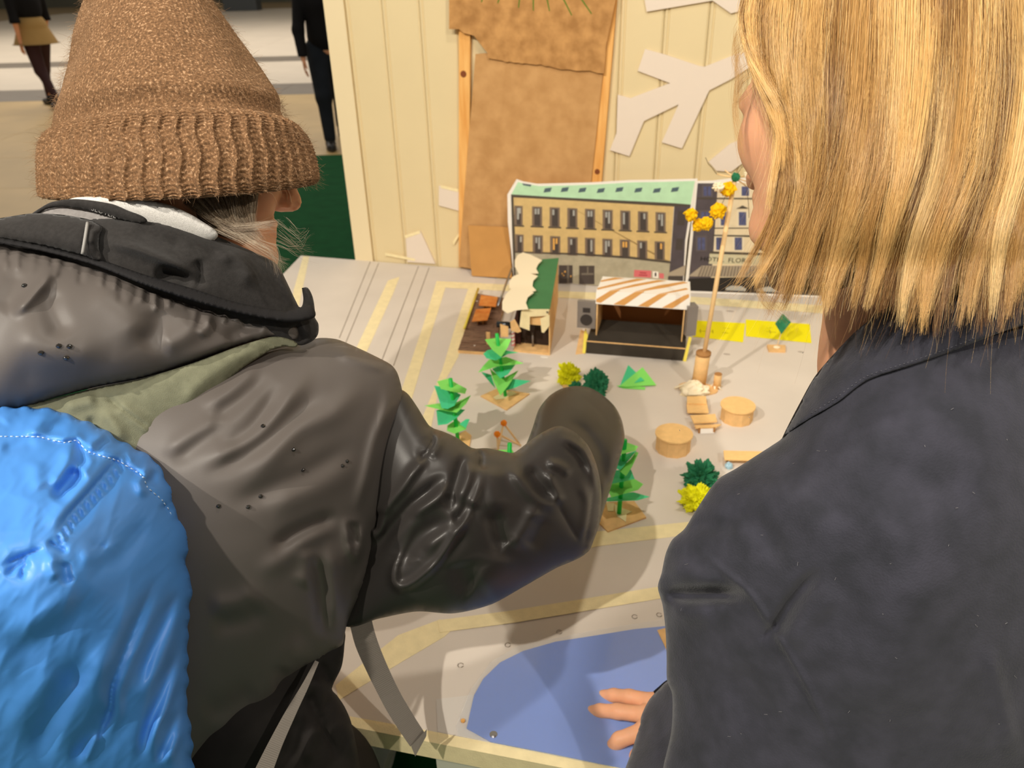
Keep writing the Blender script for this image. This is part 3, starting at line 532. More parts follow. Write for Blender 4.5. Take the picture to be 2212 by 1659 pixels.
for pth in ([(1548, 376), (1538, 362), (1530, 354), (1524, 340)], [(1587, 384), (1580, 396), (1574, 404)], [(1572, 410), (1562, 436), (1553, 450)], [(1551, 460), (1538, 474), (1528, 480)], [(1526, 484), (1516, 486), (1509, 487)], [(1509, 486), (1500, 478), (1494, 466)], [(1587, 384), (1602, 362), (1622, 350)], [(1612, 402), (1617, 440), (1618, 470)]):
    tube('thread', [P(x, y, dp0 - 0.006) for x, y in pth], 0.0006, M_thr, mp, 5)
def stub(px, r, top, lab):
    b = T(*px); h_ = H(b - 0, top); t_ = thing('card_stub', lab, 'cardboard roll', b); tube('card_roll', [b, b + ZUP * h_], r, M_card, t_, 16); mesh_obj('roll_top', *disc_vf(b + ZUP * (h_ + 0.0008), ZUP, r * 1.02, 0.001, 16), M_cardd, t_)
    q = MB()
    for a in (0.3, 1.7, 2.9, 4.2, 5.3): e = np.array([math.cos(a), math.sin(a), 0]); v, f = slab_vf([b + e * r * 0.9 + ZUP * 0.008, b + e * r + np.cross(e, ZUP) * 0.006 + ZUP * 0.008, b + e * r * 1.9 + ZUP * 0.001], e + ZUP, 0.001); q.add(v, f)
    q.build('tape_crumple', M_cream, t_)
stub((1548, 838), 0.0088, 808, 'short upright cardboard roll standing right of the maypole foot')
def drum(c, rx, ytop, ybot, lab):
    b = T(c[0], ybot - 17); h_ = H(b, ytop); r = rx * depth_of(b) / F
    t_ = thing('card_drum', lab, 'cardboard drum', b, 'round cardboard drum tables'); n_ = 11
    an = np.linspace(0, 2 * math.pi, n_, endpoint=False) + 0.2
    v = [b + r * 0.97 * np.array([math.cos(a), math.sin(a), 0]) + ZUP * z for z in (0, h_ * 0.97) for a in an]; f = [[i, (i + 1) % n_, n_ + (i + 1) % n_, n_ + i] for i in range(n_)] + [list(range(n_))[::-1], [n_ + i for i in range(n_)]]
    mesh_obj('drum_side', v, f, M_card, t_); mesh_obj('drum_top', *disc_vf(b + ZUP * (h_ + 0.002), ZUP, r * 1.05, 0.003, 28), mat('card_top', (246, 202, 136), 0.8, 0.15, var=0.05, vscale=80), t_)
drum((1590, 0), 35, 876, 922, 'round cardboard drum table beside the little benches, farther one'); drum((1453, 0), 38, 937, 987, 'round cardboard drum table with a clipped rim, nearer one left of the benches')
M_ct = MATS['card_top']
def bench(quads, lab, legs, z):
    c = T(np.mean([q[0] for q in quads[0]]), np.mean([q[1] for q in quads[0]]))
    t_ = thing('model_bench', lab, 'model bench', c)
    for i, (q, zz) in enumerate(zip(quads, z)): slab('bench_board', [T(x, y, zz) for x, y in q], ZUP, 0.003, M_ct, t_)
    for x, y, zz in legs: v, f = box_vf(T(x, y, 0), su * 0.004, -sn * 0.012, ZUP * zz); mesh_obj('leg', v, f, M_cardd, t_)
bench([[(1484, 856), (1525, 855), (1527, 872), (1484, 871)], [(1483, 874), (1528, 874), (1531, 891), (1485, 890)]], 'two-board cardboard bench in front of the maypole foot', [(1488, 893, 0.010), (1524, 894, 0.010), (1487, 880, 0.012), (1522, 880, 0.012)], (0.016, 0.0125))
bench([[(1491, 897), (1545, 894), (1549, 910), (1499, 913)], [(1500, 918), (1558, 916), (1548, 922), (1503, 924)]], 'cardboard bench with a paper strip between the two drums', [(1508, 936, 0.012), (1540, 936, 0.012)], (0.020, 0.013))
bt = [o for o in bpy.data.objects if o.name.startswith('model_bench') and o.parent is None][-1]
slab('paper_strip', [T(x, y, 0.012) for x, y in ((1513, 923), (1543, 921))] + [T(x, y, 0.001) for x, y in ((1544, 936), (1513, 937))], sn, 0.001, M_white, bt)
bench([[(1563, 973), (1700, 976), (1700, 994), (1565, 992)]], 'long cardboard bench half hidden behind the navy coat', [(1568, 1004, 0.016), (1640, 1006, 0.016)], (0.018,))
bt = [o for o in bpy.data.objects if o.name.startswith('model_bench') and o.parent is None][-1]
mesh_obj('foil_foot', *blob_vf(T(1574, 1006, 0.005), 0.006, 4, 0.6, 2), mat('pale_blue_foil', (170, 205, 220), 0.3, 0.5), bt)
# ---- crumpled tissue bushes
def bush(px, r, m, lab, seed, base=None, sq=(1, 0.9, 1), top=None):
    c = T(*px); d_ = depth_of(c); rr = r * d_ / F; t_ = thing('tissue_bush', lab, 'model bush', c)
    v, f = blob_vf(c + ZUP * rr * 0.9, rr, seed, 0.75, 4, sq); mesh_obj('crumpled_tissue', v, f, m, t_)
    q = MB(); rg = np.random.default_rng(seed)
    for i in range(14):
        e = unit(rg.normal(size=3) + [0, -0.3, 0.5]); s_ = unit(np.cross(e, rg.normal(size=3))); o = c + ZUP * rr * 0.9 + e * rr * 0.75
        v, f = slab_vf([o - s_ * rr * 0.28, o + s_ * rr * 0.28, o + e * rr * rg.uniform(0.15, 0.4) + s_ * rr * 0.1], np.cross(e, s_), rr * 0.05); q.add(v, f)
    q.build('tissue_fold', m, t_)
    if base: slab('card_base', [T(x, y, 0.003) for x, y in base], ZUP, 0.003, M_card, t_)
    return t_
bush((1512, 1048), 24, M_dgreen, 'dark green crumpled tissue bush on a card square beside the navy sleeve', 11, [(1487, 1030), (1520, 1028), (1526, 1062), (1496, 1062)])
bush((1506, 1096), 25, M_lime, 'lime yellow crumpled tissue bush half under the navy sleeve', 12, sq=(1.1, 0.9, 0.9))
bush((1228, 826), 18, M_lime, 'lime yellow tissue bush behind the black cuff', 13, [(1206, 818), (1222, 814), (1236, 836), (1218, 838)], (0.9, 0.8, 1.2))
bush((1244, 846), 10, M_dgreen, 'tiny dark green tissue tuft between the lime bush and the cuff', 14)
bush((1286, 850), 22, M_dgreen, 'dark green tissue bush just right of the black cuff', 15, sq=(.78, 0.7, 1.2))
# ---- folded green leaves lying flat, leaf on a stick, match frame
lf = thing('fallen_paper_leaf', 'folded two-tone green paper leaf lying in front of the stage', 'paper leaf', T(1375, 835))
for l, m, z in (([(1338, 836), (1357, 788), (1392, 822), (1352, 832)], M_gd, (0.003, 0.022, 0.012, 0.004)), ([(1338, 834), (1388, 793), (1418, 832), (1395, 833), (1352, 836)], M_gl, (0.004, 0.026, 0.004, 0.004, 0.004)), ([(1332, 833), (1352, 831), (1394, 836), (1393, 842), (1345, 839)], M_gl, (0.002, 0.004, 0.002, 0.001, 0.001))):
    slab('paper_fold', [T(x, y, zz) for (x, y), zz in zip(l, z)], ZUP - TV, 0.0006, m, lf)
lt = thing('leaf_on_stick', 'dark green leaf on a thin stick in a small cardboard block on the yellow note', 'model tree', T(1677, 757))
b = T(1677, 757); d_ = depth_of(b)
v, f = slab_vf([T(x, y, 0.007) for x, y in ((1657, 744), (1697, 745), (1697, 757), (1661, 756))], ZUP, 0.007); mesh_obj('card_block', v, f, M_card, lt)
tube('stick', [T(1677, 751, 0.006), P(1690, 712, d_)], 0.001, M_stick, lt, 6)
mesh_obj('glue_dab', *blob_vf(T(1678, 750, 0.008), 0.006, 8, 0.4, 2, (1.2, 1, 0.4)), M_cream, lt)
slab('leaf', [P(1674, 699, d_), P(1691, 677, d_ + 0.02), P(1709, 696, d_), P(1688, 722, d_ - 0.01)], -ray(1690, 700), 0.001, M_dgreen, lt)
mf = thing('match_frame', 'leaning frame of matchsticks with orange heads beside the black sleeve', 'matchstick frame', T(1076, 985))
for a, b in (((1088, 914, 0.05), (1072, 985, 0.002)), ((1088, 914, 0.05), (1121, 958, 0.004)), ((1074, 938, 0.045), (1077, 985, 0.002)), ((1080, 940, 0.03), (1125, 962, 0.004))):
    tube('matchstick', [T(*a[:2], a[2]), T(*b[:2], b[2])], 0.0022, M_stick, mf, 6)
for x, y, z in ((1088, 914, 0.05), (1074, 938, 0.045)): mesh_obj('match_head', *blob_vf(T(x, y, z), 0.0062, int(x), 0.25, 2), M_match, mf)

# ================================================================= STACKED PAPER TREES
def ptree(lab, base_px, axis, straw, layers, base_quad, tape=None, vis=True):
    b = T(*base_px); d0 = depth_of(b); t_ = thing('paper_tree', lab, 'model tree', b, 'green paper trees on card squares')
    if base_quad:
        c_ = np.mean(base_quad, 0); slab('card_base', [T(x, y, 0.003) for x, y in base_quad], ZUP, 0.003, M_orange if False else M_card, t_)
    ax0 = np.array(axis[0]); ax1 = np.array(axis[1]); top = P(ax1[0], ax1[1], depth_of(b + ZUP * H(b, ax1[1])))
    tube('straw_trunk', [b + ZUP * 0.002, top], 0.0042, M_gs, t_, 10)
    for l, m, off in layers:
        cy = np.mean([y for _, y, *_ in l]); s = (ax0[1] - cy) / (ax0[1] - ax1[1]); dd = d0 + (depth_of(top) - d0) * s
        pts = np.array([P(x, y, dd + off[i]) for i, (x, y, *_) in enumerate(l)])
        cen = pts.mean(0); V = np.vstack([pts, cen]); k = len(pts); nrm = -ray(*np.mean([(x, y) for x, y, *_ in l], 0))
        nrm = unit(nrm); V2 = np.vstack([V, V - nrm * 0.0007]); f = [[i, (i + 1) % k, k] for i in range(k)] + [[k + 1 + (i + 1) % k, k + 1 + i, 2 * k + 1] for i in range(k)] + [[i, k + 1 + i, k + 1 + (i + 1) % k, (i + 1) % k] for i in range(k)]
        mesh_obj('paper_layer', V2, f, m, t_)
    if tape:
        for l in tape: slab('tape_piece', [T(x, y, 0.004) for x, y in l], ZUP, 0.0006, M_tape, t_)
    return t_
k2 = lambda l, o=(880, 690), s=5.53: [(o[0] + x / s, o[1] + y / s) for x, y in l]
ptree('green paper tree on a card square in front of the hut', (1092, 858), ((1094, 855), (1073, 721)), None, [
    (k2([(880, 625), (1000, 660), (1050, 820), (1000, 770)]), M_gd, (-.005, .0, .01, 0)), (k2([(1250, 710), (1475, 735), (1290, 815), (1170, 855), (1120, 760)]), M_gd, (.0, -.02, -.01, .0, .02)),
    (k2([(985, 585), (1060, 670), (1130, 705), (1210, 680), (1330, 605), (1200, 800), (1110, 910), (1030, 740)]), M_gl, (.01, .0, -.01, .0, .012, -.02, -.035, -.015)),
    (k2([(1010, 590), (1080, 560), (1180, 540), (1290, 540), (1200, 660), (1110, 705)]), M_gd, (.012, .014, .014, .01, -.015, -.025)),
    (k2([(845, 635), (910, 550), (975, 480), (1180, 445), (1390, 525), (1290, 540), (1100, 555)]), M_gl, (-.01, .0, .014, .02, .0, -.005, -.018)),
    (k2([(905, 410), (960, 365), (1060, 350), (1330, 395), (1200, 415), (1060, 490), (945, 465)]), M_gd, (.0, .012, .02, .005, -.01, -.02, -.012)),
    (k2([(925, 240), (1060, 220), (1240, 235), (1200, 330), (1120, 450), (1010, 360)]), M_gl, (.012, .018, .012, -.005, -.028, -.012))],
    [(1038, 855), (1075, 838), (1144, 850), (1094, 885)], [k2([(1025, 930), (1120, 880), (1190, 940), (1060, 955)]), k2([(1120, 890), (1240, 850), (1310, 885), (1180, 930)])])
ptree('green paper tree with a cone tier above the black sleeve near the tape road', (990, 958), ((988, 955), (973, 818)), None, [
    (k2([(700, 1190), (745, 1190), (700, 1300), (620, 1250)]), M_gd, (.0, -.01, -.01, 0)), (k2([(480, 1265), (590, 1190), (660, 1260), (710, 1310), (560, 1365), (470, 1330)]), M_gl, (.0, .012, .0, -.01, -.02, -.02)),
    (k2([(345, 1085), (520, 1050), (690, 1080), (600, 1170), (480, 1250), (365, 1265)]), M_gd, (.0, .012, .008, -.01, -.015, -.005)),
    (k2([(200, 1030), (380, 1000), (520, 1060), (760, 905), (700, 1010), (590, 1115), (400, 1080)]), M_gl, (.0, .012, -.012, .008, .0, -.015, -.012)),
    (k2([(320, 790), (480, 810), (640, 900), (560, 1030), (480, 1070), (410, 1060)]), M_gd, (.01, .012, .008, -.012, -.018, -.01)),
    (k2([(355, 740), (490, 705), (600, 770), (710, 830), (690, 890), (540, 865), (400, 830)]), M_gl, (.008, .016, .008, .0, -.012, -.018, -.01))],
    [(960, 955), (1005, 930), (1018, 940), (1012, 975), (990, 990)])
ptree('green paper tree with only its straw tip showing above the black sleeve', (1098, 1095), ((1102, 1090), (1101, 958)), None, [
    (k2([(1080, 1560), (1250, 1555), (1300, 1640), (1140, 1700)]), M_gl, (.01, .01, -.01, -.02)), (k2([(1040, 1700), (1320, 1690), (1200, 1850)]), M_gd, (.01, .01, -.02))],
    [(1050, 1085), (1100, 1068), (1150, 1088), (1100, 1120)])
k3 = lambda l: [(1280 + x / 6.382, 900 + y / 6.382) for x, y in l]
ptree('green paper tree on a card square right of the bent black elbow', (1337, 1112), ((1337, 1105), (1350, 950)), None, [
    (k3([(170, 1130), (420, 1060), (560, 1040), (790, 1105), (620, 1155), (200, 1170)]), M_gd, (.0, .01, .012, .0, -.012, -.015)),
    (k3([(220, 920), (400, 890), (580, 860), (700, 930), (630, 1010), (260, 1115), (200, 1000)]), M_gl, (.0, .012, .012, .0, -.012, -.02, -.01)),
    (k3([(200, 880), (280, 740), (530, 730), (580, 860), (400, 900), (200, 940)]), M_gd, (.0, .015, .01, -.01, -.018, -.012)),
    (k3([(360, 740), (520, 590), (600, 480), (635, 500), (540, 700), (460, 820)]), M_gl, (-.012, .0, .012, .01, -.012, -.025)),
    (k3([(300, 550), (450, 520), (610, 465), (500, 600), (380, 740), (280, 690)]), M_gd, (.0, .012, .012, -.005, -.018, -.015)),
    (k3([(300, 530), (400, 390), (440, 345), (630, 410), (590, 470), (430, 510)]), M_gl, (-.01, .008, .014, .008, -.008, -.018))],
    [(1290, 1125), (1303, 1085), (1370, 1082), (1396, 1117), (1313, 1148)], [k3([(300, 1200), (360, 1240), (545, 1310), (470, 1340), (460, 1450), (340, 1370), (310, 1290)]), k3([(190, 1190), (300, 1190), (290, 1300), (210, 1300)])])
# ================================================================= BODY AND CLOTH BUILDERS
def spline(px, step=5.0, closed=True):                            # smooth closed outline through the points; a third value marks a sharp corner
    p = np.array([q[:2] for q in px], float); cn = np.array([len(q) > 2 for q in px]); n = len(p); out = []
    for i in range(n if closed else n - 1):
        a, b = p[i], p[(i + 1) % n]; pa = p[i - 1] if (closed or i > 0) else a; pb = p[(i + 2) % n] if (closed or i < n - 2) else b
        L = np.linalg.norm(b - a); k = max(1, int(round(L / step)))
        ma = (b - pa) / (np.linalg.norm(b - pa) + 1e-9) * L if not cn[i] else (b - a)
        mb = (pb - a) / (np.linalg.norm(pb - a) + 1e-9) * L if not cn[(i + 1) % n] else (b - a)
        for j in range(k):
            t = j / k; t2, t3 = t * t, t * t * t
            out.append((2 * t3 - 3 * t2 + 1) * a + (t3 - 2 * t2 + t) * ma * 0.85 + (-2 * t3 + 3 * t2) * b + (t3 - t2) * mb * 0.85)
    if not closed: out.append(p[-1])
    return np.array(out)
def inside(pts, poly):
    r = np.zeros(len(pts), bool); x, y = pts[:, 0], pts[:, 1]
    a = poly; b = np.roll(poly, -1, 0)
    for (x0, y0), (x1, y1) in zip(a, b):
        if y0 == y1: continue
        m = (y0 > y) != (y1 > y)
        if m.any(): r[m] ^= x[m] < (x1 - x0) * (y[m] - y0) / (y1 - y0) + x0
    return r
def seg_dist(p, line):                                            # distance to a polyline, signed side, arc position 0..1
    best = np.full(len(p), 1e9); side = np.zeros(len(p)); arc = np.zeros(len(p))
    L = np.linalg.norm(np.diff(line, axis=0), axis=1); S = np.concatenate([[0], np.cumsum(L)]); tot = S[-1]
    for i in range(len(line) - 1):
        a, b = line[i], line[i + 1]; d = b - a; l2 = d @ d + 1e-12
        t = np.clip(((p - a) @ d) / l2, 0, 1); q = p - a - t[:, None] * d; ds = np.hypot(q[:, 0], q[:, 1]); m = ds < best
        best[m] = ds[m]; side[m] = np.sign(d[0] * q[m, 1] - d[1] * q[m, 0]); arc[m] = (S[i] + t[m] * L[i]) / tot
    return best, side, arc
def tps(ctrl):                                                    # smooth depth field through control points (x, y, depth)
    c = np.array(ctrl, float); n = len(c); s = 600.0; xy = c[:, :2] / s
    if n < 3: return lambda p: np.full(len(p), c[:, 2].mean())
    def phi(r2): return np.where(r2 > 0, r2 * np.log(r2 + 1e-12), 0)
    K = phi(((xy[:, None] - xy[None]) ** 2).sum(-1)) + np.eye(n) * 1e-4; Q = np.hstack([np.ones((n, 1)), xy]); A = np.block([[K, Q], [Q.T, np.zeros((3, 3))]])
    wv = np.linalg.solve(A, np.concatenate([c[:, 2], np.zeros(3)]))
    return lambda p: phi((((p / s)[:, None] - xy[None]) ** 2).sum(-1)) @ wv[:n] + np.hstack([np.ones((len(p), 1)), p / s]) @ wv[n:]
_lat = np.random.default_rng(3).random((256, 256))
def vnoise(p, sc_, ang=0.0, sx=1.0):
    c_, s_ = math.cos(ang), math.sin(ang); q = np.stack([(p[:, 0] * c_ + p[:, 1] * s_) / (sc_ * sx), (-p[:, 0] * s_ + p[:, 1] * c_) / sc_], 1) + 1000
    i = np.floor(q).astype(int); f = q - i; f = f * f * (3 - 2 * f); i %= 256; j = (i + 1) % 256
    a, b, c2, d = _lat[i[:, 0], i[:, 1]], _lat[j[:, 0], i[:, 1]], _lat[i[:, 0], j[:, 1]], _lat[j[:, 0], j[:, 1]]
    return (a * (1 - f[:, 0]) + b * f[:, 0]) * (1 - f[:, 1]) + (c2 * (1 - f[:, 0]) + d * f[:, 0]) * f[:, 1]
def ridged(p, sc_, ang=0.0, sx=1.0, oct_=3):
    r = 0; a = 1.0
    for o in range(oct_): r = r + a * (1 - np.abs(2 * vnoise(p + 37 * o, sc_, ang + o * 0.4, sx) - 1)) ; sc_ *= 0.5; a *= 0.5
    return r
def fold_disp(p, folds):
    """folds: (kind, points, width px, amplitude m): r ridge, v valley, s step (one side lifts), k crisp crease"""
    d = np.zeros(len(p))
    for kind, pts, wd, amp in folds:
        ln = spline(pts, 12, False) if len(pts) > 2 else np.array(pts, float)
        lo, hi = ln.min(0) - 4 * wd, ln.max(0) + 4 * wd
        m = ((p > lo) & (p < hi)).all(1)
        if not m.any(): continue
        ds, sd, ar = seg_dist(p[m], ln); tp = np.clip(np.minimum(ar, 1 - ar) / 0.28, 0, 1); tp = tp * tp * (3 - 2 * tp)
        if kind == 'r': v = np.exp(-(ds / wd) ** 2)
        elif kind == 'v': v = -np.exp(-(ds / wd) ** 2)
        elif kind == 'k': v = -np.exp(-(ds / wd))
        else: v = sd * (ds / wd) * np.exp(0.5 - 0.5 * (ds / wd) ** 2)
        if kind == 'R': v = np.exp(-(ds / wd) ** 2); tp = 1
        d[m] += amp * v * tp
    return d
class Puff: pass
def inflate(name, outline, ctrl, bulge, m, parent=None, step=6.0, folds=(), noise=None, back=None, edge_wave=None, depth_fn=None, flat=0.5, label=None, cut=None):
    """A closed padded solid whose outline is given, with a smooth belly on both faces and real folds in it."""
    bd = spline(outline, step)
    if edge_wave: bd = edge_wave(bd)
    lo, hi = bd.min(0), bd.max(0); xs = np.arange(lo[0], hi[0], step); ys = np.arange(lo[1], hi[1], step * 0.866)
    g = np.array([(x + (step / 2 if j % 2 else 0), y) for j, y in enumerate(ys) for x in xs])
    g = g[inside(g, bd)]
    ij = np.floor(g / (step * 1.0)).astype(int); hsh = {}
    for b in bd:
        c = np.floor(b / step).astype(int)
        for dx in (-1, 0, 1):
            for dy in (-1, 0, 1): hsh.setdefault((c[0] + dx, c[1] + dy), []).append(b)
    keep = np.ones(len(g), bool)
    for k_, c in enumerate(map(tuple, ij)):
        if c in hsh:
            bb = np.array(hsh[c]); keep[k_] = ((bb - g[k_]) ** 2).sum(1).min() > (0.62 * step) ** 2
    g = g[keep]; nb = len(bd); pts = np.vstack([bd, g])
    r = delaunay_2d_cdt([Vector(q) for q in pts], [(i, (i + 1) % nb) for i in range(nb)], [], 1, 1e-7)
    P2 = np.array([v[:] for v in r[0]]); tris = np.array([t for t in r[2]]); isb = np.zeros(len(P2), bool)
    for i, o in enumerate(r[3]):
        if any(q < nb for q in o): isb[i] = True
    a, b, c = P2[tris[:, 0]], P2[tris[:, 1]], P2[tris[:, 2]]
    ar = (b[:, 0] - a[:, 0]) * (c[:, 1] - a[:, 1]) - (b[:, 1] - a[:, 1]) * (c[:, 0] - a[:, 0])
    tris[ar < 0] = tris[ar < 0][:, ::-1]
    ok = np.abs(ar) > 1e-6; tris = tris[ok]
    # Poisson belly: solve lap(u) = -1 with u = 0 on the outline
    E = np.vstack([tris[:, [0, 1]], tris[:, [1, 2]], tris[:, [2, 0]]]); E = np.unique(np.sort(E, 1), axis=0); n = len(P2)
    wE = np.ones(len(E)); deg = np.bincount(E[:, 0], wE, n) + np.bincount(E[:, 1], wE, n); fr = ~isb
    def A(x): 
        x = x * fr; y = deg * x - np.bincount(E[:, 0], wE * x[E[:, 1]], n) - np.bincount(E[:, 1], wE * x[E[:, 0]], n); return y * fr
    rhs = fr * 1.0; u = np.zeros(n); rs = rhs - A(u); z = rs / deg; p_ = z.copy(); rz = rs @ z
    for it in range(700):
        Ap = A(p_); al = rz / (p_ @ Ap + 1e-20); u += al * p_; rs -= al * Ap
        if np.abs(rs).max() < 1e-3: break
        z = rs / deg; rz2 = rs @ z; p_ = z + (rz2 / rz) * p_; rz = rz2
    u = np.clip(u, 0, None); un = u / u.max(); prof = un ** flat
    dc = depth_fn(P2) if depth_fn is not None else tps(ctrl)(P2)
    fd = fold_disp(P2, folds) if folds else np.zeros(n)
    if noise: fd = fd + noise(P2)
    edge = np.clip(un / 0.06, 0, 1)
    front = dc - bulge * prof - fd * edge; bk = dc + (bulge if back is None else back) * prof
    rays = np.stack([(P2[:, 0] - CX) / F, (P2[:, 1] - CY) / F, np.ones(n)], 1) @ RW.T
    Vf = CAM + rays * front[:, None]; Vb = CAM + rays * bk[:, None]
    idx = np.where(isb, np.arange(n), np.arange(n) + n); V = np.vstack([Vf, Vb])
    faces = np.vstack([tris[:, ::-1], idx[tris]])
    used = np.zeros(2 * n, bool); used[faces.ravel()] = True; rm = np.cumsum(used) - 1
    o = mesh_obj(name, V[used], rm[faces], m, parent, True)
    if label: o['label'] = label
    o2 = Puff(); o2.o = o; o2.P2 = P2; o2.front = front; o2.bd = bd
    gs = 8.0; pad = 60; o_ = P2.min(0) - pad * gs; sh_ = np.ceil((P2.max(0) - o_) / gs).astype(int) + pad
    gi = np.round((P2 - o_) / gs).astype(int); num = np.zeros(sh_); acc = np.zeros(sh_); np.add.at(num, tuple(gi.T), 1); np.add.at(acc, tuple(gi.T), front)
    val = np.where(num > 0, acc / np.maximum(num, 1), 0); kn = num > 0
    for _ in range(70):
        sv = np.zeros(sh_); sk = np.zeros(sh_)
        for dx, dy in ((1, 0), (-1, 0), (0, 1), (0, -1)): sv += np.roll(np.where(kn, val, 0), (dx, dy), (0, 1)); sk += np.roll(kn.astype(float), (dx, dy), (0, 1))
        new = ~kn & (sk > 0); val[new] = sv[new] / sk[new]; kn = kn | new
    def fr_at(p):
        q = np.clip((np.atleast_2d(np.asarray(p, float)) - o_) / gs, 0, sh_ - 1.001); i = q.astype(int); f = q - i; j = i + 1
        return (val[i[:, 0], i[:, 1]] * (1 - f[:, 0]) + val[j[:, 0], i[:, 1]] * f[:, 0]) * (1 - f[:, 1]) + (val[i[:, 0], j[:, 1]] * (1 - f[:, 0]) + val[j[:, 0], j[:, 1]] * f[:, 0]) * f[:, 1]
    o2.at = fr_at; return o2
def on(puff, px, lift=0.002): px = np.asarray(px, float); return np.array([P(x, y, d - lift) for (x, y), d in zip(px, puff.at(px))])
def ribbon_vf(pts, wdir, wd, th):                                 # a flat webbing strap: centre line, width direction, width, thickness
    p = np.asarray(pts, float); n = len(p); t = np.gradient(p, axis=0); t /= np.linalg.norm(t, axis=1)[:, None]; V = []
    for i in range(n):
        w_ = np.asarray(wdir[i] if np.ndim(wdir) > 1 else wdir, float); w_ = unit(w_ - t[i] * (w_ @ t[i])); nn = np.cross(t[i], w_)
        for a, b in ((-1, -1), (1, -1), (1, 1), (-1, 1)): V.append(p[i] + w_ * a * wd / 2 + nn * b * th / 2)
    f = [[i * 4 + j, i * 4 + (j + 1) % 4, (i + 1) * 4 + (j + 1) % 4, (i + 1) * 4 + j] for i in range(n - 1) for j in range(4)] + [[3, 2, 1, 0], [4 * n - 4 + j for j in range(4)]]
    return np.array(V), f
# ---- bodies as one smooth surface: rounded cones and ellipsoids melted together, meshed with surface nets
def sd_cone(p, a, b, ra, rb):
    ba = b - a; l2 = ba @ ba + 1e-12; h = np.clip(((p - a) @ ba) / l2, 0, 1); return np.linalg.norm(p - a - h[:, None] * ba, axis=1) - (ra + (rb - ra) * h)
def sd_ell(p, c, M, r):
    q = (p - c) @ M; r = np.asarray(r, float); k0 = np.linalg.norm(q / r, axis=1); k1 = np.linalg.norm(q / (r * r), axis=1); return k0 * (k0 - 1) / (k1 + 1e-9)
def sdf_eval(prims, p):
    d = np.full(len(p), 10.0)
    for t in prims:
        k = t[-1]
        s = sd_cone(p, *t[1:5]) if t[0] in ('c', 'cs') else sd_ell(p, *t[1:4])
        if t[0] in ('c', 'e'):
            h = np.clip(0.5 + 0.5 * (d - s) / k, 0, 1); d = d + (s - d) * h - k * h * (1 - h)
        else:
            h = np.clip(0.5 - 0.5 * (d + s) / k, 0, 1); d = d + (-s - d) * h + k * h * (1 - h)
    return d
def sdf_mesh(prims, hstep):
    lo = np.min([np.minimum(t[1] - t[3], t[2] - t[4]) if t[0] in ('c', 'cs') else t[1] - max(t[3]) for t in prims if t[0] in 'ce'], 0) - 3 * hstep
    hi = np.max([np.maximum(t[1] + t[3], t[2] + t[4]) if t[0] in ('c', 'cs') else t[1] + max(t[3]) for t in prims if t[0] in 'ce'], 0) + 3 * hstep
    B = 6; nb = np.ceil((hi - lo) / (B * hstep)).astype(int)
    ci = np.stack(np.meshgrid(*[np.arange(k) for k in nb], indexing='ij'), -1).reshape(-1, 3)
    cc = lo + (ci + 0.5) * B * hstep; dv = sdf_eval(prims, cc); act = ci[np.abs(dv) < B * hstep * 1.35]
    N = nb * B + 1; D = np.full(N, 1.0, np.float32)
    far = np.abs(dv) >= B * hstep * 1.35
    for c in ci[far & (dv < 0)]: D[c[0] * B:(c[0] + 1) * B + 1, c[1] * B:(c[1] + 1) * B + 1, c[2] * B:(c[2] + 1) * B + 1] = -1.0
    loc = np.stack(np.meshgrid(*[np.arange(B + 1)] * 3, indexing='ij'), -1).reshape(-1, 3)
    gi = (act[:, None] * B + loc[None]).reshape(-1, 3); flat = np.unique((gi[:, 0] * N[1] + gi[:, 1]) * N[2] + gi[:, 2])
    g3 = np.stack([flat // (N[1] * N[2]), (flat // N[2]) % N[1], flat % N[2]], 1)
    for s in range(0, len(g3), 200000): q = g3[s:s + 200000]; D[q[:, 0], q[:, 1], q[:, 2]] = sdf_eval(prims, lo + q * hstep)
    s = D < 0; c8 = [(i, j, k) for i in (0, 1) for j in (0, 1) for k in (0, 1)]
    sh = lambda a, o: a[o[0]:N[0] - 1 + o[0], o[1]:N[1] - 1 + o[1], o[2]:N[2] - 1 + o[2]]
    cnt = sum(sh(s, o).astype(np.int8) for o in c8); cells = np.argwhere((cnt > 0) & (cnt < 8))
    cid = -np.ones(tuple(N - 1), np.int64); cid[tuple(cells.T)] = np.arange(len(cells)); acc = np.zeros((len(cells), 3)); num = np.zeros(len(cells))
    for a in c8:
        for ax in range(3):
            if a[ax]: continue
            b = list(a); b[ax] = 1; va = D[tuple((cells + a).T)].astype(float); vb = D[tuple((cells + b).T)].astype(float); m = (va < 0) != (vb < 0)
            t = np.where(m, va / (va - vb + 1e-12), 0); q = cells + a + np.zeros((len(cells), 3)); q[:, ax] += t; acc[m] += q[m]; num[m] += 1
    V = lo + (acc / num[:, None]) * hstep; Fq = []
    for ax in range(3):
        o1, o2 = (ax + 1) % 3, (ax + 2) % 3; sa = s; nx = np.roll(s, -1, ax); ed = np.argwhere(sa != nx); ed = ed[(ed[:, ax] < N[ax] - 1) & (ed[:, o1] > 0) & (ed[:, o2] > 0) & (ed[:, o1] < N[o1] - 1) & (ed[:, o2] < N[o2] - 1)]
        def cl(d1, d2): q = ed.copy(); q[:, o1] -= d1; q[:, o2] -= d2; return cid[tuple(q.T)]
        f = np.stack([cl(1, 1), cl(0, 1), cl(0, 0), cl(1, 0)], 1); ins = sa[tuple(ed.T)]; f[~ins] = f[~ins][:, ::-1]; Fq.append(f)
    return V, np.vstack(Fq)
def head_frame(c, fwd, up):
    f = unit(fwd); l = unit(np.cross(up, f)); u = np.cross(f, l); M = np.stack([f, l, u], 1); return lambda x, y, z: np.asarray(c) + M @ np.array([x, y, z], float), M
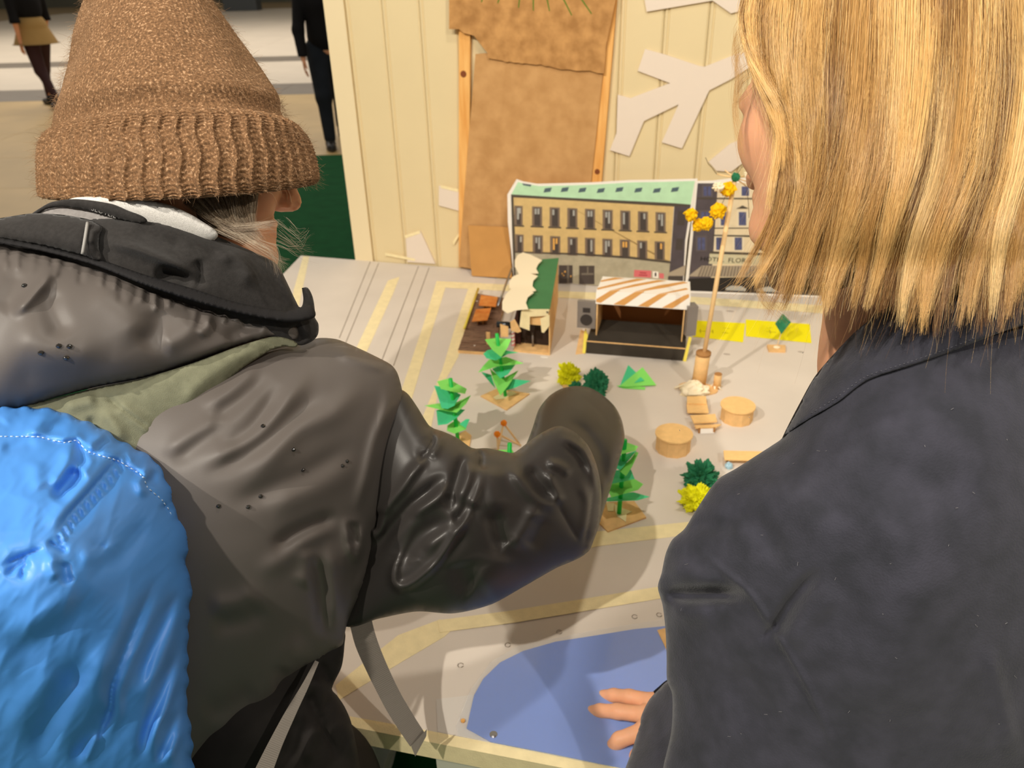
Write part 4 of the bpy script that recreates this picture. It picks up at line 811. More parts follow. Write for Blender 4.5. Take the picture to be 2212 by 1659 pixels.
def head_prims(c, fwd, up, s=1.0):
    h0, M = head_frame(c, fwd, up); h = lambda x, y, z: h0(x * s, y * s, z * s); R_ = lambda *r: [q * s for q in r]; p = []
    p.append(('e', h(-.012, 0, .035), M, R_(.098, .076, .088), .01)); p.append(('e', h(.030, 0, -.03), M, R_(.062, .060, .082), .03 * s))
    for y in (-1, 1):
        p.append(('c', h(.066, 0, -.102), h(-.01, y * .046, -.062), .022 * s, .026 * s, .03 * s)); p.append(('e', h(.054, y * .036, -.028), M, R_(.03, .026, .032), .02 * s))
        p.append(('c', h(.083, y * .012, .022), h(.070, y * .048, .020), .010 * s, .010 * s, .016 * s))
    p.append(('e', h(.084, 0, -.104), M, R_(.018, .022, .017), .02 * s))
    p.append(('c', h(.090, 0, .012), h(.110, 0, -.030), .008 * s, .0125 * s, .012 * s))
    for y in (-1, 1):
        p.append(('e', h(.100, y * .012, -.036), M, R_(.010, .008, .008), .006 * s)); p.append(('es', h(.094, y * .031, .002), M, R_(.013, .018, .010), .012 * s)); p.append(('e', h(.078, y * .031, .0), M, R_(.0125, .0125, .0125), .003 * s))
        p.append(('es', h(.096, y * .031, .0), M, R_(.004, .011, .0012), .002 * s))
        p.append(('e', h(-.008, y * .079, -.004), M, R_(.019, .008, .032), .008 * s)); p.append(('es', h(.0, y * .088, .0), M, R_(.010, .006, .019), .005 * s)); p.append(('e', h(-.004, y * .076, -.034), M, R_(.008, .007, .009), .006 * s))
    p.append(('c', h(.091, -.018, -.066), h(.091, .018, -.066), .0055 * s, .0055 * s, .008 * s)); p.append(('c', h(.090, -.016, -.077), h(.090, .016, -.077), .0062 * s, .0062 * s, .006 * s))
    p.append(('es', h(.1, 0, -.0715), M, R_(.012, .022, .0016), .003 * s))
    return p, h
def cone(a, b, ra, rb, k=.02): return ('c', np.asarray(a, float), np.asarray(b, float), ra, rb, k)
def hand_prims(wrist, palm_dir, palm_n, thumb_side, s=1.0, spread=(.22, .06, -.1, -.26), curl=(.25, .25, .3, .35), thumb_out=.9):
    """palm with knuckles, four unequal jointed fingers and a thumb leaving the side of the palm"""
    x = unit(palm_dir); n = unit(palm_n - x * (np.asarray(palm_n) @ x)); t = unit(thumb_side - x * (np.asarray(thumb_side) @ x) - n * (np.asarray(thumb_side) @ n)); w0 = np.asarray(wrist, float); p = []
    kn = [w0 + x * L * s + t * o * s for L, o in ((.088, .030), (.092, .010), (.088, -.011), (.080, -.030))]
    for k_, o in zip(kn, (.018, .006, -.008, -.020)): p.append(cone(w0 + t * o * s, k_, .0135 * s, .0105 * s, .012 * s))
    tips = []
    for i, (k_, L) in enumerate(zip(kn, (.072, .080, .074, .058))):
        d = unit(x + t * spread[i]); q = k_; a = -curl[i] * 0.3
        for j, fr in enumerate((.44, .30, .26)):
            a += curl[i]; dd = d * math.cos(a) - n * math.sin(a); q2 = q + dd * L * fr * s; r0 = (.0098, .0086, .0078)[j] * s; p.append(cone(q, q2, r0 * (1 if i < 3 else .9), (.0088, .0080, .0066)[j] * s * (1 if i < 3 else .9), .004 * s)); q = q2
        tips.append((q, dd, n))
    b0 = w0 + x * .022 * s + t * .022 * s - n * .004 * s; d1 = unit(x * .75 + t * thumb_out - n * .25); m1 = b0 + d1 * .042 * s; d2 = unit(x + t * thumb_out * .55 - n * .2); m2 = m1 + d2 * .032 * s; d3 = unit(x + t * thumb_out * .35 - n * .25); m3 = m2 + d3 * .026 * s
    p += [cone(b0, m1, .0155 * s, .0115 * s, .014 * s), cone(m1, m2, .0112 * s, .0098 * s, .006 * s), cone(m2, m3, .0098 * s, .0075 * s, .004 * s)]; tips.append((m3, d3, unit(n * .6 + t * .6)))
    return p, tips
def strands(name, paths, r0, r1, m, parent, kind='stuff'):        # hair as real curves; paths (N, K, 3)
    paths = np.asarray(paths, np.float32); N, K, _ = paths.shape
    hc = bpy.data.hair_curves.new(name); hc.add_curves([K] * N)
    org = np.zeros(3); q = parent
    while q is not None: org = org + np.array(q.location); q = q.parent
    hc.attributes['position'].data.foreach_set('vector', (paths.reshape(-1, 3) - org).astype(np.float32).ravel())
    ra = hc.attributes.get('radius') or hc.attributes.new('radius', 'FLOAT', 'POINT')
    ra.data.foreach_set('value', np.tile(np.linspace(r0, r1, K), N).astype(np.float32))
    hc.materials.append(m); o = bpy.data.objects.new(name, hc); COL.objects.link(o); o.parent = parent
    if kind: o['kind'] = kind
    return o
def hair_mat(name, cols, rough=0.35, spec=0.5, patch=None):
    m = bpy.data.materials.new(name); m.use_nodes = True; nt = m.node_tree; b = nt.nodes['Principled BSDF']; b.inputs['Roughness'].default_value = rough; b.inputs['Specular IOR Level'].default_value = spec
    hi = nt.nodes.new('ShaderNodeHairInfo'); r = nt.nodes.new('ShaderNodeValToRGB'); nt.links.new(hi.outputs['Random'], r.inputs[0]); e = r.color_ramp.elements
    while len(e) < len(cols): e.new(0.5)
    for i, c in enumerate(cols): e[i].position = i / (len(cols) - 1); e[i].color = lin(c)
    out = r.outputs[0]
    if patch:                                                      # streaks: bands of lighter and darker dye across locks
        co = nt.nodes.new('ShaderNodeTexCoord'); mp_ = nt.nodes.new('ShaderNodeMapping'); mp_.inputs['Scale'].default_value = patch[0]; nz = nt.nodes.new('ShaderNodeTexNoise'); nz.inputs['Scale'].default_value = patch[1]; nz.inputs['Detail'].default_value = 2
        r2 = nt.nodes.new('ShaderNodeValToRGB'); r2.color_ramp.elements[0].position = .38; r2.color_ramp.elements[1].position = .62; r2.color_ramp.elements[0].color = lin(patch[2]); r2.color_ramp.elements[1].color = lin(patch[3])
        mx = nt.nodes.new('ShaderNodeMix'); mx.data_type = 'RGBA'; mx.inputs[0].default_value = 0.55
        nt.links.new(co.outputs['Object'], mp_.inputs[0]); nt.links.new(mp_.outputs[0], nz.inputs['Vector']); nt.links.new(nz.outputs['Fac'], r2.inputs[0]); nt.links.new(out, mx.inputs[6]); nt.links.new(r2.outputs[0], mx.inputs[7]); out = mx.outputs[2]
    nt.links.new(out, b.inputs['Base Color']); return m
M_skin = mat('skin', (216, 156, 118), 0.5, 0.35, var=0.06, vscale=30, sss=0.25)
M_skin2 = mat('warm_skin', (226, 166, 128), 0.5, 0.35, var=0.06, vscale=40, sss=0.25)
M_nail = mat('finger_nail', (236, 190, 166), 0.3, 0.5)
M_lip = mat('lips', (176, 98, 84), 0.45, 0.4)
M_eye = mat('eye_white', (232, 228, 220), 0.2, 0.5); M_iris = mat('iris', (66, 70, 70), 0.2, 0.5)
# ================================================================= PERSON ON THE LEFT
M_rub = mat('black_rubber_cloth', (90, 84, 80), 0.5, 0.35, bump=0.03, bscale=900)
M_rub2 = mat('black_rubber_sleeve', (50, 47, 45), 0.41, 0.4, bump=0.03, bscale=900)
M_soft = mat('black_softshell', (46, 44, 43), 0.85, 0.12, var=0.15, vscale=260, bump=0.15, bscale=900, sheen=0.1)
M_trim = mat('black_elastic', (36, 35, 36), 0.8, 0.15, bump=0.3, bscale=1500)
M_olive = mat('olive_canvas', (118, 119, 98), 0.85, 0.12, var=0.10, vscale=120, bump=0.3, bscale=1400)
M_nylon = mat('blue_nylon', (78, 146, 228), 0.42, 0.4, var=0.04, vscale=14, bump=0.02, bscale=300)
M_web = mat('grey_webbing', (122, 115, 106), 0.75, 0.2, var=0.12, vscale=1, bump=0.5, bscale=1, stretch=(1, 1, 1))
M_trs = mat('black_trousers', (40, 37, 35), 0.8, 0.15, var=0.1, vscale=40)
def CD(x, y, z): return unit(RW @ np.array([x, y, z], float))        # a direction: right, down, away from the camera
LHC = P(424, 322, 0.80); LF, LU = CD(.82, .14, .50), CD(.12, -1, .10)
Lp, Lh = head_prims(LHC, LF, LU, .94)
pelL, waiL, cheL = P(520, 1750, .95), P(545, 1400, .90), P(560, 1000, .84)
shR, elR, wrR = P(790, 1000, .865), P(1185, 1125, .965), P(1258, 985, 1.17); shL = P(360, 860, .87)
elL, wrL = np.array([-.56, .80, 1.02]), np.array([-.47, .98, .775])
fL1, fL2 = np.array([-.42, .46, .075]), np.array([-.365, 1.06, .075])      # ankles
hipA, hipB = pelL + np.array([-.06, -.01, -.03]), pelL + np.array([.06, .03, -.03])
Lp += [cone(Lh(-.03, 0, -.06), cheL + (LHC - cheL) * .3, .054, .058, .03), cone(cheL, waiL, .075, .065, .05), cone(waiL, pelL, .065, .07, .05), cone(shL, shR, .04, .036, .04), cone(cheL + (LHC - cheL) * .3, (shL + shR) / 2, .06, .06, .04),
       cone(shR, elR, .036, .030, .02), cone(elR, wrR, .030, .022, .02), cone(shL, elL, .042, .033, .02), cone(elL, wrL, .033, .024, .02),
       cone(hipA, (hipA + fL1) / 2, .075, .05, .04), cone((hipA + fL1) / 2, fL1, .05, .035, .02), cone(hipB, (hipB + fL2) / 2, .07, .048, .04), cone((hipB + fL2) / 2, fL2, .048, .035, .02)]
L = thing('person', 'person in a brown knitted hat and black rain jacket reaching over the table', 'person', (-.38, .6, 0))
v, f = sdf_mesh([t for t in Lp], 0.0065)
hr, tipsR = hand_prims(wrR, P(1243, 905, 1.40) - wrR, ZUP, CD(-1, 0, .3), 1.0, curl=(.5, .45, .45, .5)); hl_, tipsL = hand_prims(wrL, (.1, .95, -.22), ZUP, (1, 0, 0), 1.0)
v2, f2 = sdf_mesh(hr + [cone(elR + (wrR - elR) * .6, wrR, .026, .022, .012)], 0.0026); v3, f3 = sdf_mesh(hl_ + [cone(elL + (wrL - elL) * .6, wrL, .026, .022, .012)], 0.0026)
v, f = join_vf((v, f.tolist()), (v2, f2.tolist()), (v3, f3.tolist())); mesh_obj('body', v, f, M_skin, L, True)
def eyes(hd, fw_, M_par):
    for y in (-1, 1):
        c = hd(.0785, y * .031, .0); v, f = blob_vf(c, .0119, 1, 0.0, 3); e = mesh_obj('eye', v, f, M_eye, M_par, True)
        mesh_obj('iris', *disc_vf(c + unit(hd(.2, y * .031, -.05) - c) * .0121, unit(hd(.2, y * .031, -.05) - c), .0055, .0012, 18), M_iris, e)
eyes(Lh, LF, L)
def nails(tips, par):
    for q, d, n in tips:
        c = q - d * .001 + n * .0062; u = unit(d); v, f = blob_vf(np.zeros(3), 1.0, 2, 0.0, 2); t = np.cross(n, u); mesh_obj('finger_nail', c + np.outer(v[:, 0], u) * .0055 + np.outer(v[:, 1], t) * .0046 + np.outer(v[:, 2], unit(n)) * .0016, f, M_nail, par, True)
# ---- jacket: back panel, sleeve, hood, collar
jac = bpy.data.objects.new('rain_jacket', None); COL.objects.link(jac); jac.parent = L
cr3 = lambda l: [(340 + x / 3.95, 700 + y / 3.95) for x, y in l]; cr4 = lambda l: [(720 + x / 2.91, 780 + y / 2.91) for x, y in l]; cr5 = lambda l: [(400 + x / 2.968, 1100 + y / 2.968) for x, y in l]; cr7 = lambda l: [(x / 2.91, 400 + y / 2.91) for x, y in l]
under = inflate('trousers_top', [(700, 1340), (743, 1360), (744, 1395), (738, 1440), (717, 1488), (728, 1502), (743, 1524), (757, 1555), (769, 1605), (779, 1659), (800, 1760), (800, 1880), (700, 1950), (400, 1950), (350, 1600), (500, 1420)],
    [(743, 1400, .90), (560, 1600, .87), (779, 1659, .94), (600, 1900, .93), (400, 1700, .88)], .075, M_trs, L, 7,
    [('k', cr5([(865, 965), (900, 1050), (945, 1140)]), 9, .012), ('k', cr5([(945, 1140), (880, 1290), (870, 1360), (960, 1560), (970, 1650)]), 9, .012), ('r', cr5([(780, 1180), (850, 1120), (880, 1200), (860, 1350)]), 14, .008), ('v', cr5([(780, 1180), (840, 1290), (870, 1300)]), 12, .008), ('r', cr5([(860, 1350), (800, 1500), (780, 1650)]), 12, .008), ('v', cr5([(700, 1300), (690, 1450), (640, 1650)]), 16, .006), ('r', cr5([(1000, 1330), (1050, 1450), (1070, 1600)]), 16, .008)])
under.o.name = 'trousers_waist'
tor_folds = [('r', cr3([(1340, 340), (1150, 600), (900, 900), (600, 1100), (330, 1250)]), 20, .006), ('v', cr3([(1050, 480), (950, 700), (780, 920), (500, 1080)]), 20, .006), ('r', cr3([(1800, 470), (1500, 760), (1200, 900), (950, 1150), (700, 1350)]), 26, .007), ('v', cr3([(1450, 520), (1150, 800), (850, 1050), (350, 1320)]), 20, .006),
    ('v', cr3([(1750, 980), (1300, 1260), (800, 1470), (550, 1540)]), 24, .006), ('r', cr3([(1750, 1150), (1400, 1380), (900, 1600)]), 30, .005), ('s', cr3([(620, 800), (300, 1000), (60, 1180)]), 16, .003), ('r', cr3([(900, 300), (620, 560), (350, 720)]), 16, .005), ('v', cr3([(980, 420), (700, 660), (400, 860)]), 16, .004),
    ('v', cr5([(1010, 30), (850, 90), (680, 170), (540, 270)]), 16, .010), ('r', cr5([(1000, 110), (800, 180), (620, 330), (430, 420)]), 22, .006), ('r', cr5([(790, 240), (790, 400), (740, 520)]), 22, .009), ('v', cr5([(810, 250), (860, 450), (885, 650), (890, 850)]), 18, .012), ('r', cr5([(920, 180), (940, 400), (960, 600), (940, 800)]), 20, .010),
    ('v', cr5([(520, 600), (400, 700), (150, 740)]), 26, .007), ('r', cr5([(500, 520), (350, 610), (130, 640)]), 26, .006), ('v', cr5([(650, 1000), (620, 1100), (640, 1240)]), 16, .010), ('r', cr5([(800, 820), (650, 960), (560, 1150), (520, 1300)]), 30, .008), ('r', cr5([(560, 1180), (400, 1320), (160, 1480)]), 30, .007), ('v', cr5([(480, 1150), (300, 1260), (100, 1330)]), 30, .006),
    ('s', cr5([(1160, 20), (1090, 300), (1000, 480)]), 20, .006), ('r', cr4([(70, 960), (110, 1200), (140, 1235), (180, 1100), (200, 980)]), 9, .010), ('v', cr4([(120, 1000), (130, 1180)]), 12, .010), ('r', cr3([(1960, 480), (1960, 700), (1860, 980), (1780, 1300), (1680, 1650)]), 13, .008), ('r', cr3([(1500, 230), (1750, 330), (2000, 370)]), 12, .004)]
torso = inflate('back_panel', [(560, 740), (610, 733), (640, 742), (665, 736), (692, 730), (728, 733), (770, 750), (812, 770), (845, 788), (858, 805), (868, 840), (872, 880), (862, 940), (845, 1030), (820, 1150), (788, 1260), (752, 1340), (744, 1372), (740, 1392), (716, 1406), (686, 1429), (645, 1456), (629, 1474), (627, 1500), (612, 1528), (535, 1573), (434, 1654), (330, 1740), (150, 1800), (60, 1600), (60, 1200), (120, 900), (330, 780), (500, 760)],
    [(640, 760, .81), (850, 830, .85), (560, 1000, .785), (400, 1000, .765), (800, 1200, .87), (560, 1300, .81), (740, 1400, .88), (560, 1560, .86), (250, 1300, .79), (250, 1700, .84)], .105, M_rub, jac, 5, tor_folds, lambda p: .0012 * (vnoise(p, 60) - .5))
slv_folds = [('r', cr4([(935, 590), (922, 760), (850, 950), (765, 1100), (645, 1270), (505, 1390), (425, 1420), (385, 1385), (388, 1300), (440, 1180), (488, 1080), (492, 985)]), 10.1, 0.0123), ('v', cr4([(470, 1330), (440, 1240), (520, 1120), (640, 1040), (780, 1010)]), 22.4, 0.0134), ('v', cr4([(600, 1330), (740, 1180), (840, 1040)]), 15.7, 0.0045), ('r', cr4([(560, 1200), (690, 1090), (800, 1030)]), 15.7, 0.0067),
    ('r', cr4([(600, 500), (580, 600), (500, 700), (430, 800), (350, 895), (310, 960), (290, 1060), (265, 1088), (235, 1040), (215, 960), (190, 860)]), 11.2, 0.0112), ('v', cr4([(230, 1000), (260, 1030), (290, 930)]), 11.2, 0.0134), ('v', cr4([(740, 700), (620, 800), (480, 920), (330, 1100), (220, 1260)]), 14.5, 0.0146), ('r', cr4([(745, 760), (650, 860), (500, 960), (480, 1000)]), 13.4, 0.0090),
    ('k', cr4([(612, 430), (632, 490), (600, 560), (520, 640)]), 8.9, 0.0134), ('r', cr4([(660, 440), (650, 520), (590, 610)]), 13.4, 0.0090), ('v', cr4([(830, 560), (790, 700), (740, 880), (730, 980)]), 13.4, 0.0101), ('r', cr4([(870, 620), (840, 760), (770, 900)]), 13.4, 0.0078), ('k', cr4([(905, 545), (935, 600), (925, 690)]), 8.9, 0.0134), ('v', cr4([(880, 880), (820, 970), (740, 1010)]), 13.4, 0.0112),
    ('r', cr4([(1090, 640), (1200, 780), (1300, 880), (1440, 905)]), 15.7, 0.0112), ('v', cr4([(1210, 650), (1290, 770), (1400, 880)]), 15.7, 0.0101), ('r', cr4([(1345, 680), (1380, 650), (1440, 670), (1500, 720)]), 11.2, 0.0090), ('r', cr4([(1345, 680), (1380, 780), (1445, 905)]), 10.1, 0.0101), ('v', cr4([(1000, 930), (1060, 1170), (1090, 1190)]), 17.9, 0.0112), ('r', cr4([(1300, 890), (1200, 1080), (1115, 1195)]), 17.9, 0.0112), ('r', cr4([(1010, 640), (1000, 800), (1040, 960)]), 26.8, 0.0078), ('v', cr4([(1300, 960), (1260, 1080), (1200, 1180)]), 22.4, 0.0067),
    ('r', cr4([(1410, 470), (1560, 560), (1630, 700), (1660, 850)]), 8.9, 0.0090), ('v', cr4([(1440, 500), (1540, 590), (1600, 720)]), 10.1, 0.0090), ('k', cr4([(1640, 780), (1610, 1000), (1570, 1190)]), 6.7, 0.0067), ('r', cr4([(1520, 720), (1600, 880), (1560, 1140)]), 11.2, 0.0067), ('k', cr4([(1400, 880), (1500, 1060), (1560, 1150)]), 7.8, 0.0056), ('v', cr4([(800, 1250), (830, 1380), (900, 1430)]), 33.5, 0.0090), ('r', cr4([(1060, 1200), (1020, 1320), (900, 1430)]), 38.0, 0.0067)]
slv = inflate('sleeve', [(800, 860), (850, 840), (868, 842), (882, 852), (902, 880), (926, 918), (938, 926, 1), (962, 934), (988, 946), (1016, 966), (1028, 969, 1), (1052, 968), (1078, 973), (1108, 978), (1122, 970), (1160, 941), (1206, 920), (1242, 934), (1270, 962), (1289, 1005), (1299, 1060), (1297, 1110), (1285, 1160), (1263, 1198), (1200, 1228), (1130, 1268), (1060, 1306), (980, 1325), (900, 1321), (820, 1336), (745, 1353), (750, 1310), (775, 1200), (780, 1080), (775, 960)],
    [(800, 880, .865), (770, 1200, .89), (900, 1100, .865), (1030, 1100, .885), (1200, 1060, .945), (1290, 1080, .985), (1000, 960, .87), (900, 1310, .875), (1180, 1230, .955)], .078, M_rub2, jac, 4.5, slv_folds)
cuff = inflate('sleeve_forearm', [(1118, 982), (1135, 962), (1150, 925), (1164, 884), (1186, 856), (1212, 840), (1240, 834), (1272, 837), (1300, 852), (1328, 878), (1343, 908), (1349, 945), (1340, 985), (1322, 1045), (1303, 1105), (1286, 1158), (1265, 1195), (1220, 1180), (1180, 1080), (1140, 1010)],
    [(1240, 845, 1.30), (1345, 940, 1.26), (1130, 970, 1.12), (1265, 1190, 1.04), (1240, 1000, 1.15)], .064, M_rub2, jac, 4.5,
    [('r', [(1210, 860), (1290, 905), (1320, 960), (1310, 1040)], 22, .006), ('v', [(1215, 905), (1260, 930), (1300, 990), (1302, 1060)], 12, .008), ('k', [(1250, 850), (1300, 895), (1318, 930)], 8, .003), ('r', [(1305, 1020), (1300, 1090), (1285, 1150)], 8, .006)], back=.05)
v, f = sdf_mesh([cone(shL, elL, .066, .056, .03), cone(elL, wrL + (elL - wrL) * .15, .056, .048, .03)], .009); mesh_obj('sleeve', v, f.tolist(), M_rub2, jac, True)
# shirt collar, neck tape, collar lining
inflate('shirt_collar', [(140, 440), (161, 427), (240, 425), (309, 430), (345, 437), (378, 447), (430, 474), (470, 512), (400, 530), (300, 510), (200, 480)], [(160, 435, .712), (300, 440, .708), (450, 505, .722)], .012, mat('white_shirt_cloth', (216, 213, 208), 0.8, 0.15, var=0.1, vscale=700, bump=0.4, bscale=1800), L, 5)
inflate('grey_lining', [(60, 470), (74, 459), (103, 448), (137, 443), (192, 452), (245, 468), (260, 490), (150, 500)], [(74, 462, .703), (240, 470, .700)], .006, mat('grey_fleece', (138, 134, 132), 0.9, 0.1, var=0.1, vscale=300), jac, 5)
tpe = inflate('neck_tape', [(70, 464), (89, 448), (113, 436), (165, 430), (240, 440), (275, 454), (318, 476), (290, 482), (240, 469), (192, 456), (137, 447), (103, 451)], [(74, 462, .698), (165, 438, .694), (300, 475, .697)], .004, M_soft, jac, 4)
colr = inflate('collar_lining', [(-80, 475), (0, 472), (69, 462), (137, 465), (185, 472), (214, 471), (309, 474), (378, 484), (447, 503), (515, 530), (580, 559), (600, 573), (618, 606), (640, 652), (649, 664), (655, 648), (652, 622, 1), (664, 621), (675, 640), (680, 668), (680, 685), (688, 700), (687, 722), (676, 736), (650, 746), (600, 735), (500, 700), (300, 640), (100, 570), (-80, 550)],
    [(0, 500, .695), (200, 480, .70), (309, 474, .71), (450, 510, .735), (600, 580, .772), (680, 700, .79), (640, 735, .775), (300, 600, .705)], .028, M_soft, jac, 4.5,
    [('r', cr7([(640, 340), (850, 400), (1050, 480), (1180, 560), (1240, 640)]), 12, .010), ('v', cr7([(960, 570), (1100, 560), (1230, 620)]), 14, .014), ('k', cr7([(1230, 460), (1260, 540), (1240, 650)]), 9, .010), ('r', cr7([(1330, 440), (1480, 450), (1560, 560), (1540, 660)]), 18, .008), ('v', cr7([(820, 260), (1000, 330), (1200, 400)]), 18, .006), ('k', cr7([(640, 270), (620, 350), (625, 470)]), 6, .006), ('r', cr7([(1750, 520), (1800, 640), (1860, 780)]), 10, .005), ('k', cr7([(1890, 780), (1905, 720), (1910, 650)]), 6, .008), ('v', cr7([(1830, 880), (1880, 950), (1900, 1000)]), 12, .010)])
inflate('hood_flap', [(-80, 480), (0, 471), (69, 461), (137, 464), (188, 473), (206, 480), (220, 491), (214, 512), (213, 535), (216, 562), (180, 553), (100, 533), (0, 514), (-80, 500)], None, .008, M_soft, jac, 4.5, [('k', [(189, 480), (183, 515), (179, 548)], 5, .003), ('r', [(200, 490), (197, 530)], 8, .003)], depth_fn=lambda p: colr.at(p) - .006)
tube('piping', on(colr, spline([(189, 481), (184, 513), (178, 549)], 6, False), .0155), .0013, mat('grey_piping', (150, 148, 144), 0.7), jac, 6)
hood_edge = [(0, 523), (100, 541), (206, 571), (309, 612), (412, 646), (515, 675), (618, 695)]
he = spline(hood_edge, 15, False); hf = []
rg = np.random.default_rng(9)
for i, (x, y) in enumerate(he[:-1]):
    L_ = rg.uniform(14, 70); hf.append(('r' if i % 2 else 'v', [(x, y + 2), (x + rg.uniform(-8, 3), y + L_ * .5), (x + rg.uniform(-14, 2), y + L_)], rg.uniform(5, 9), rg.uniform(.0008, .0030)))
hf += [('r', cr7([(350, 490), (280, 600), (180, 720), (60, 830)]), 14, .008), ('v', cr7([(120, 520), (60, 700), (0, 800)]), 24, .004), ('r', cr7([(1310, 800), (1300, 880), (1250, 960)]), 12, .005), ('v', cr7([(300, 620), (330, 800), (420, 980)]), 26, .005), ('r', cr7([(560, 600), (760, 760), (900, 1000)]), 40, .005), ('v', cr7([(1000, 760), (980, 900), (880, 1040)]), 26, .005), ('r', cr7([(1250, 850), (1150, 960), (1000, 1020)]), 26, .006), ('r', cr7([(1800, 900), (1600, 960), (1350, 1040), (1000, 1160)]), 22, .006), ('v', cr7([(1650, 870), (1500, 930), (1400, 980)]), 16, .005), ('r', cr7([(0, 900), (300, 1040), (700, 1120)]), 50, .006), ('v', cr7([(0, 1200), (300, 1220), (700, 1160)]), 40, .004)]
hood = inflate('hood', [(-90, 512), (0, 522), (100, 540), (206, 570), (309, 611), (412, 645), (515, 674), (618, 693), (640, 705), (645, 722), (638, 734), (618, 731), (584, 728), (515, 747), (412, 785), (309, 816), (206, 836), (103, 864), (51, 881), (0, 888), (-90, 900), (-160, 700)],
    [(0, 530, .69), (300, 615, .705), (620, 700, .765), (640, 725, .77), (500, 750, .735), (300, 815, .69), (0, 885, .655), (300, 720, .70), (-60, 700, .665)], .05, M_rub, jac, 4.5, hf, lambda p: .002 * (vnoise(p, 90) - .5))
trm = inflate('elastic_trim', [(-60, 500), (0, 513), (100, 532), (220, 562), (309, 592), (412, 622), (515, 654), (618, 671), (653, 664), (672, 660), (681, 683), (650, 694), (618, 696), (515, 677), (412, 649), (309, 615), (206, 574), (100, 545), (0, 526), (-60, 514)], None, .006, M_trim, jac, 4, depth_fn=lambda p: np.minimum(tps([(0, 520, .682), (300, 605, .697), (620, 690, .757), (680, 675, .772)])(p), tps([(0, 520, .668), (300, 600, .678), (450, 645, .704), (620, 690, .746), (680, 675, .77)])(p)) - .004)
# olive shoulder strap belongs to the backpack, which rides on the jacket
bp = thing('backpack', 'backpack under a blue nylon rain cover with olive shoulder strap worn over the black jacket', 'backpack', P(150, 1700, .62))
inflate('shoulder_strap', [(20, 892), (90, 868), (206, 838), (309, 817), (412, 786), (515, 748), (584, 728), (618, 730), (643, 746), (612, 748), (584, 757), (515, 802), (447, 864), (395, 909), (356, 935), (353, 965), (352, 1010), (330, 1080), (200, 1050), (60, 960)], None, .012, M_olive, bp, 4.5,
    [('k', cr7([(640, 1310), (800, 1430), (1000, 1570)]), 8, .006), ('r', cr7([(700, 1350), (870, 1480), (990, 1580)]), 14, .006), ('r', cr7([(380, 1400), (520, 1360), (620, 1330)]), 18, .005), ('v', cr7([(560, 1440), (600, 1560), (660, 1640)]), 10, .005), ('r', cr7([(640, 1400), (740, 1540), (760, 1640)]), 16, .004), ('r', cr7([(1750, 980), (1500, 1080), (1250, 1260), (1080, 1500)]), 20, .004), ('v', cr7([(1850, 1010), (1740, 1030), (1650, 1080)]), 12, .006)],
    depth_fn=lambda p: tps([(120, 870, .665), (412, 790, .70), (600, 740, .755), (450, 860, .712), (352, 960, .695), (300, 1040, .68), (200, 900, .672)])(p))
def wave(bd):
    d = np.roll(bd, -1, 0) - np.roll(bd, 1, 0); d /= np.linalg.norm(d, axis=1)[:, None] + 1e-9; nrm = np.stack([d[:, 1], -d[:, 0]], 1); s = np.cumsum(np.linalg.norm(np.diff(bd, axis=0, prepend=bd[:1]), axis=1))
    a = np.where((bd[:, 0] > 0) & (bd[:, 1] > 870), 1.0, 0.3) * (2.2 * np.sin(s / 7.5) * (0.5 + vnoise(bd, 40)) + 2.0 * np.sin(s / 17.0 + 1)); return bd + nrm * a[:, None]
b1 = lambda l: [(x / 3.95, 850 + y / 3.95) for x, y in l]; b2 = lambda l: [(x / 3.95, 1239 + y / 3.95) for x, y in l]
seam1 = b1([(0, 365), (200, 368), (340, 372), (540, 420), (650, 400), (740, 490), (1000, 575), (1220, 710), (1250, 790), (1390, 920), (1470, 1050)]); seam2 = b1([(1090, 460), (990, 580), (800, 800), (600, 1020), (460, 1220)])
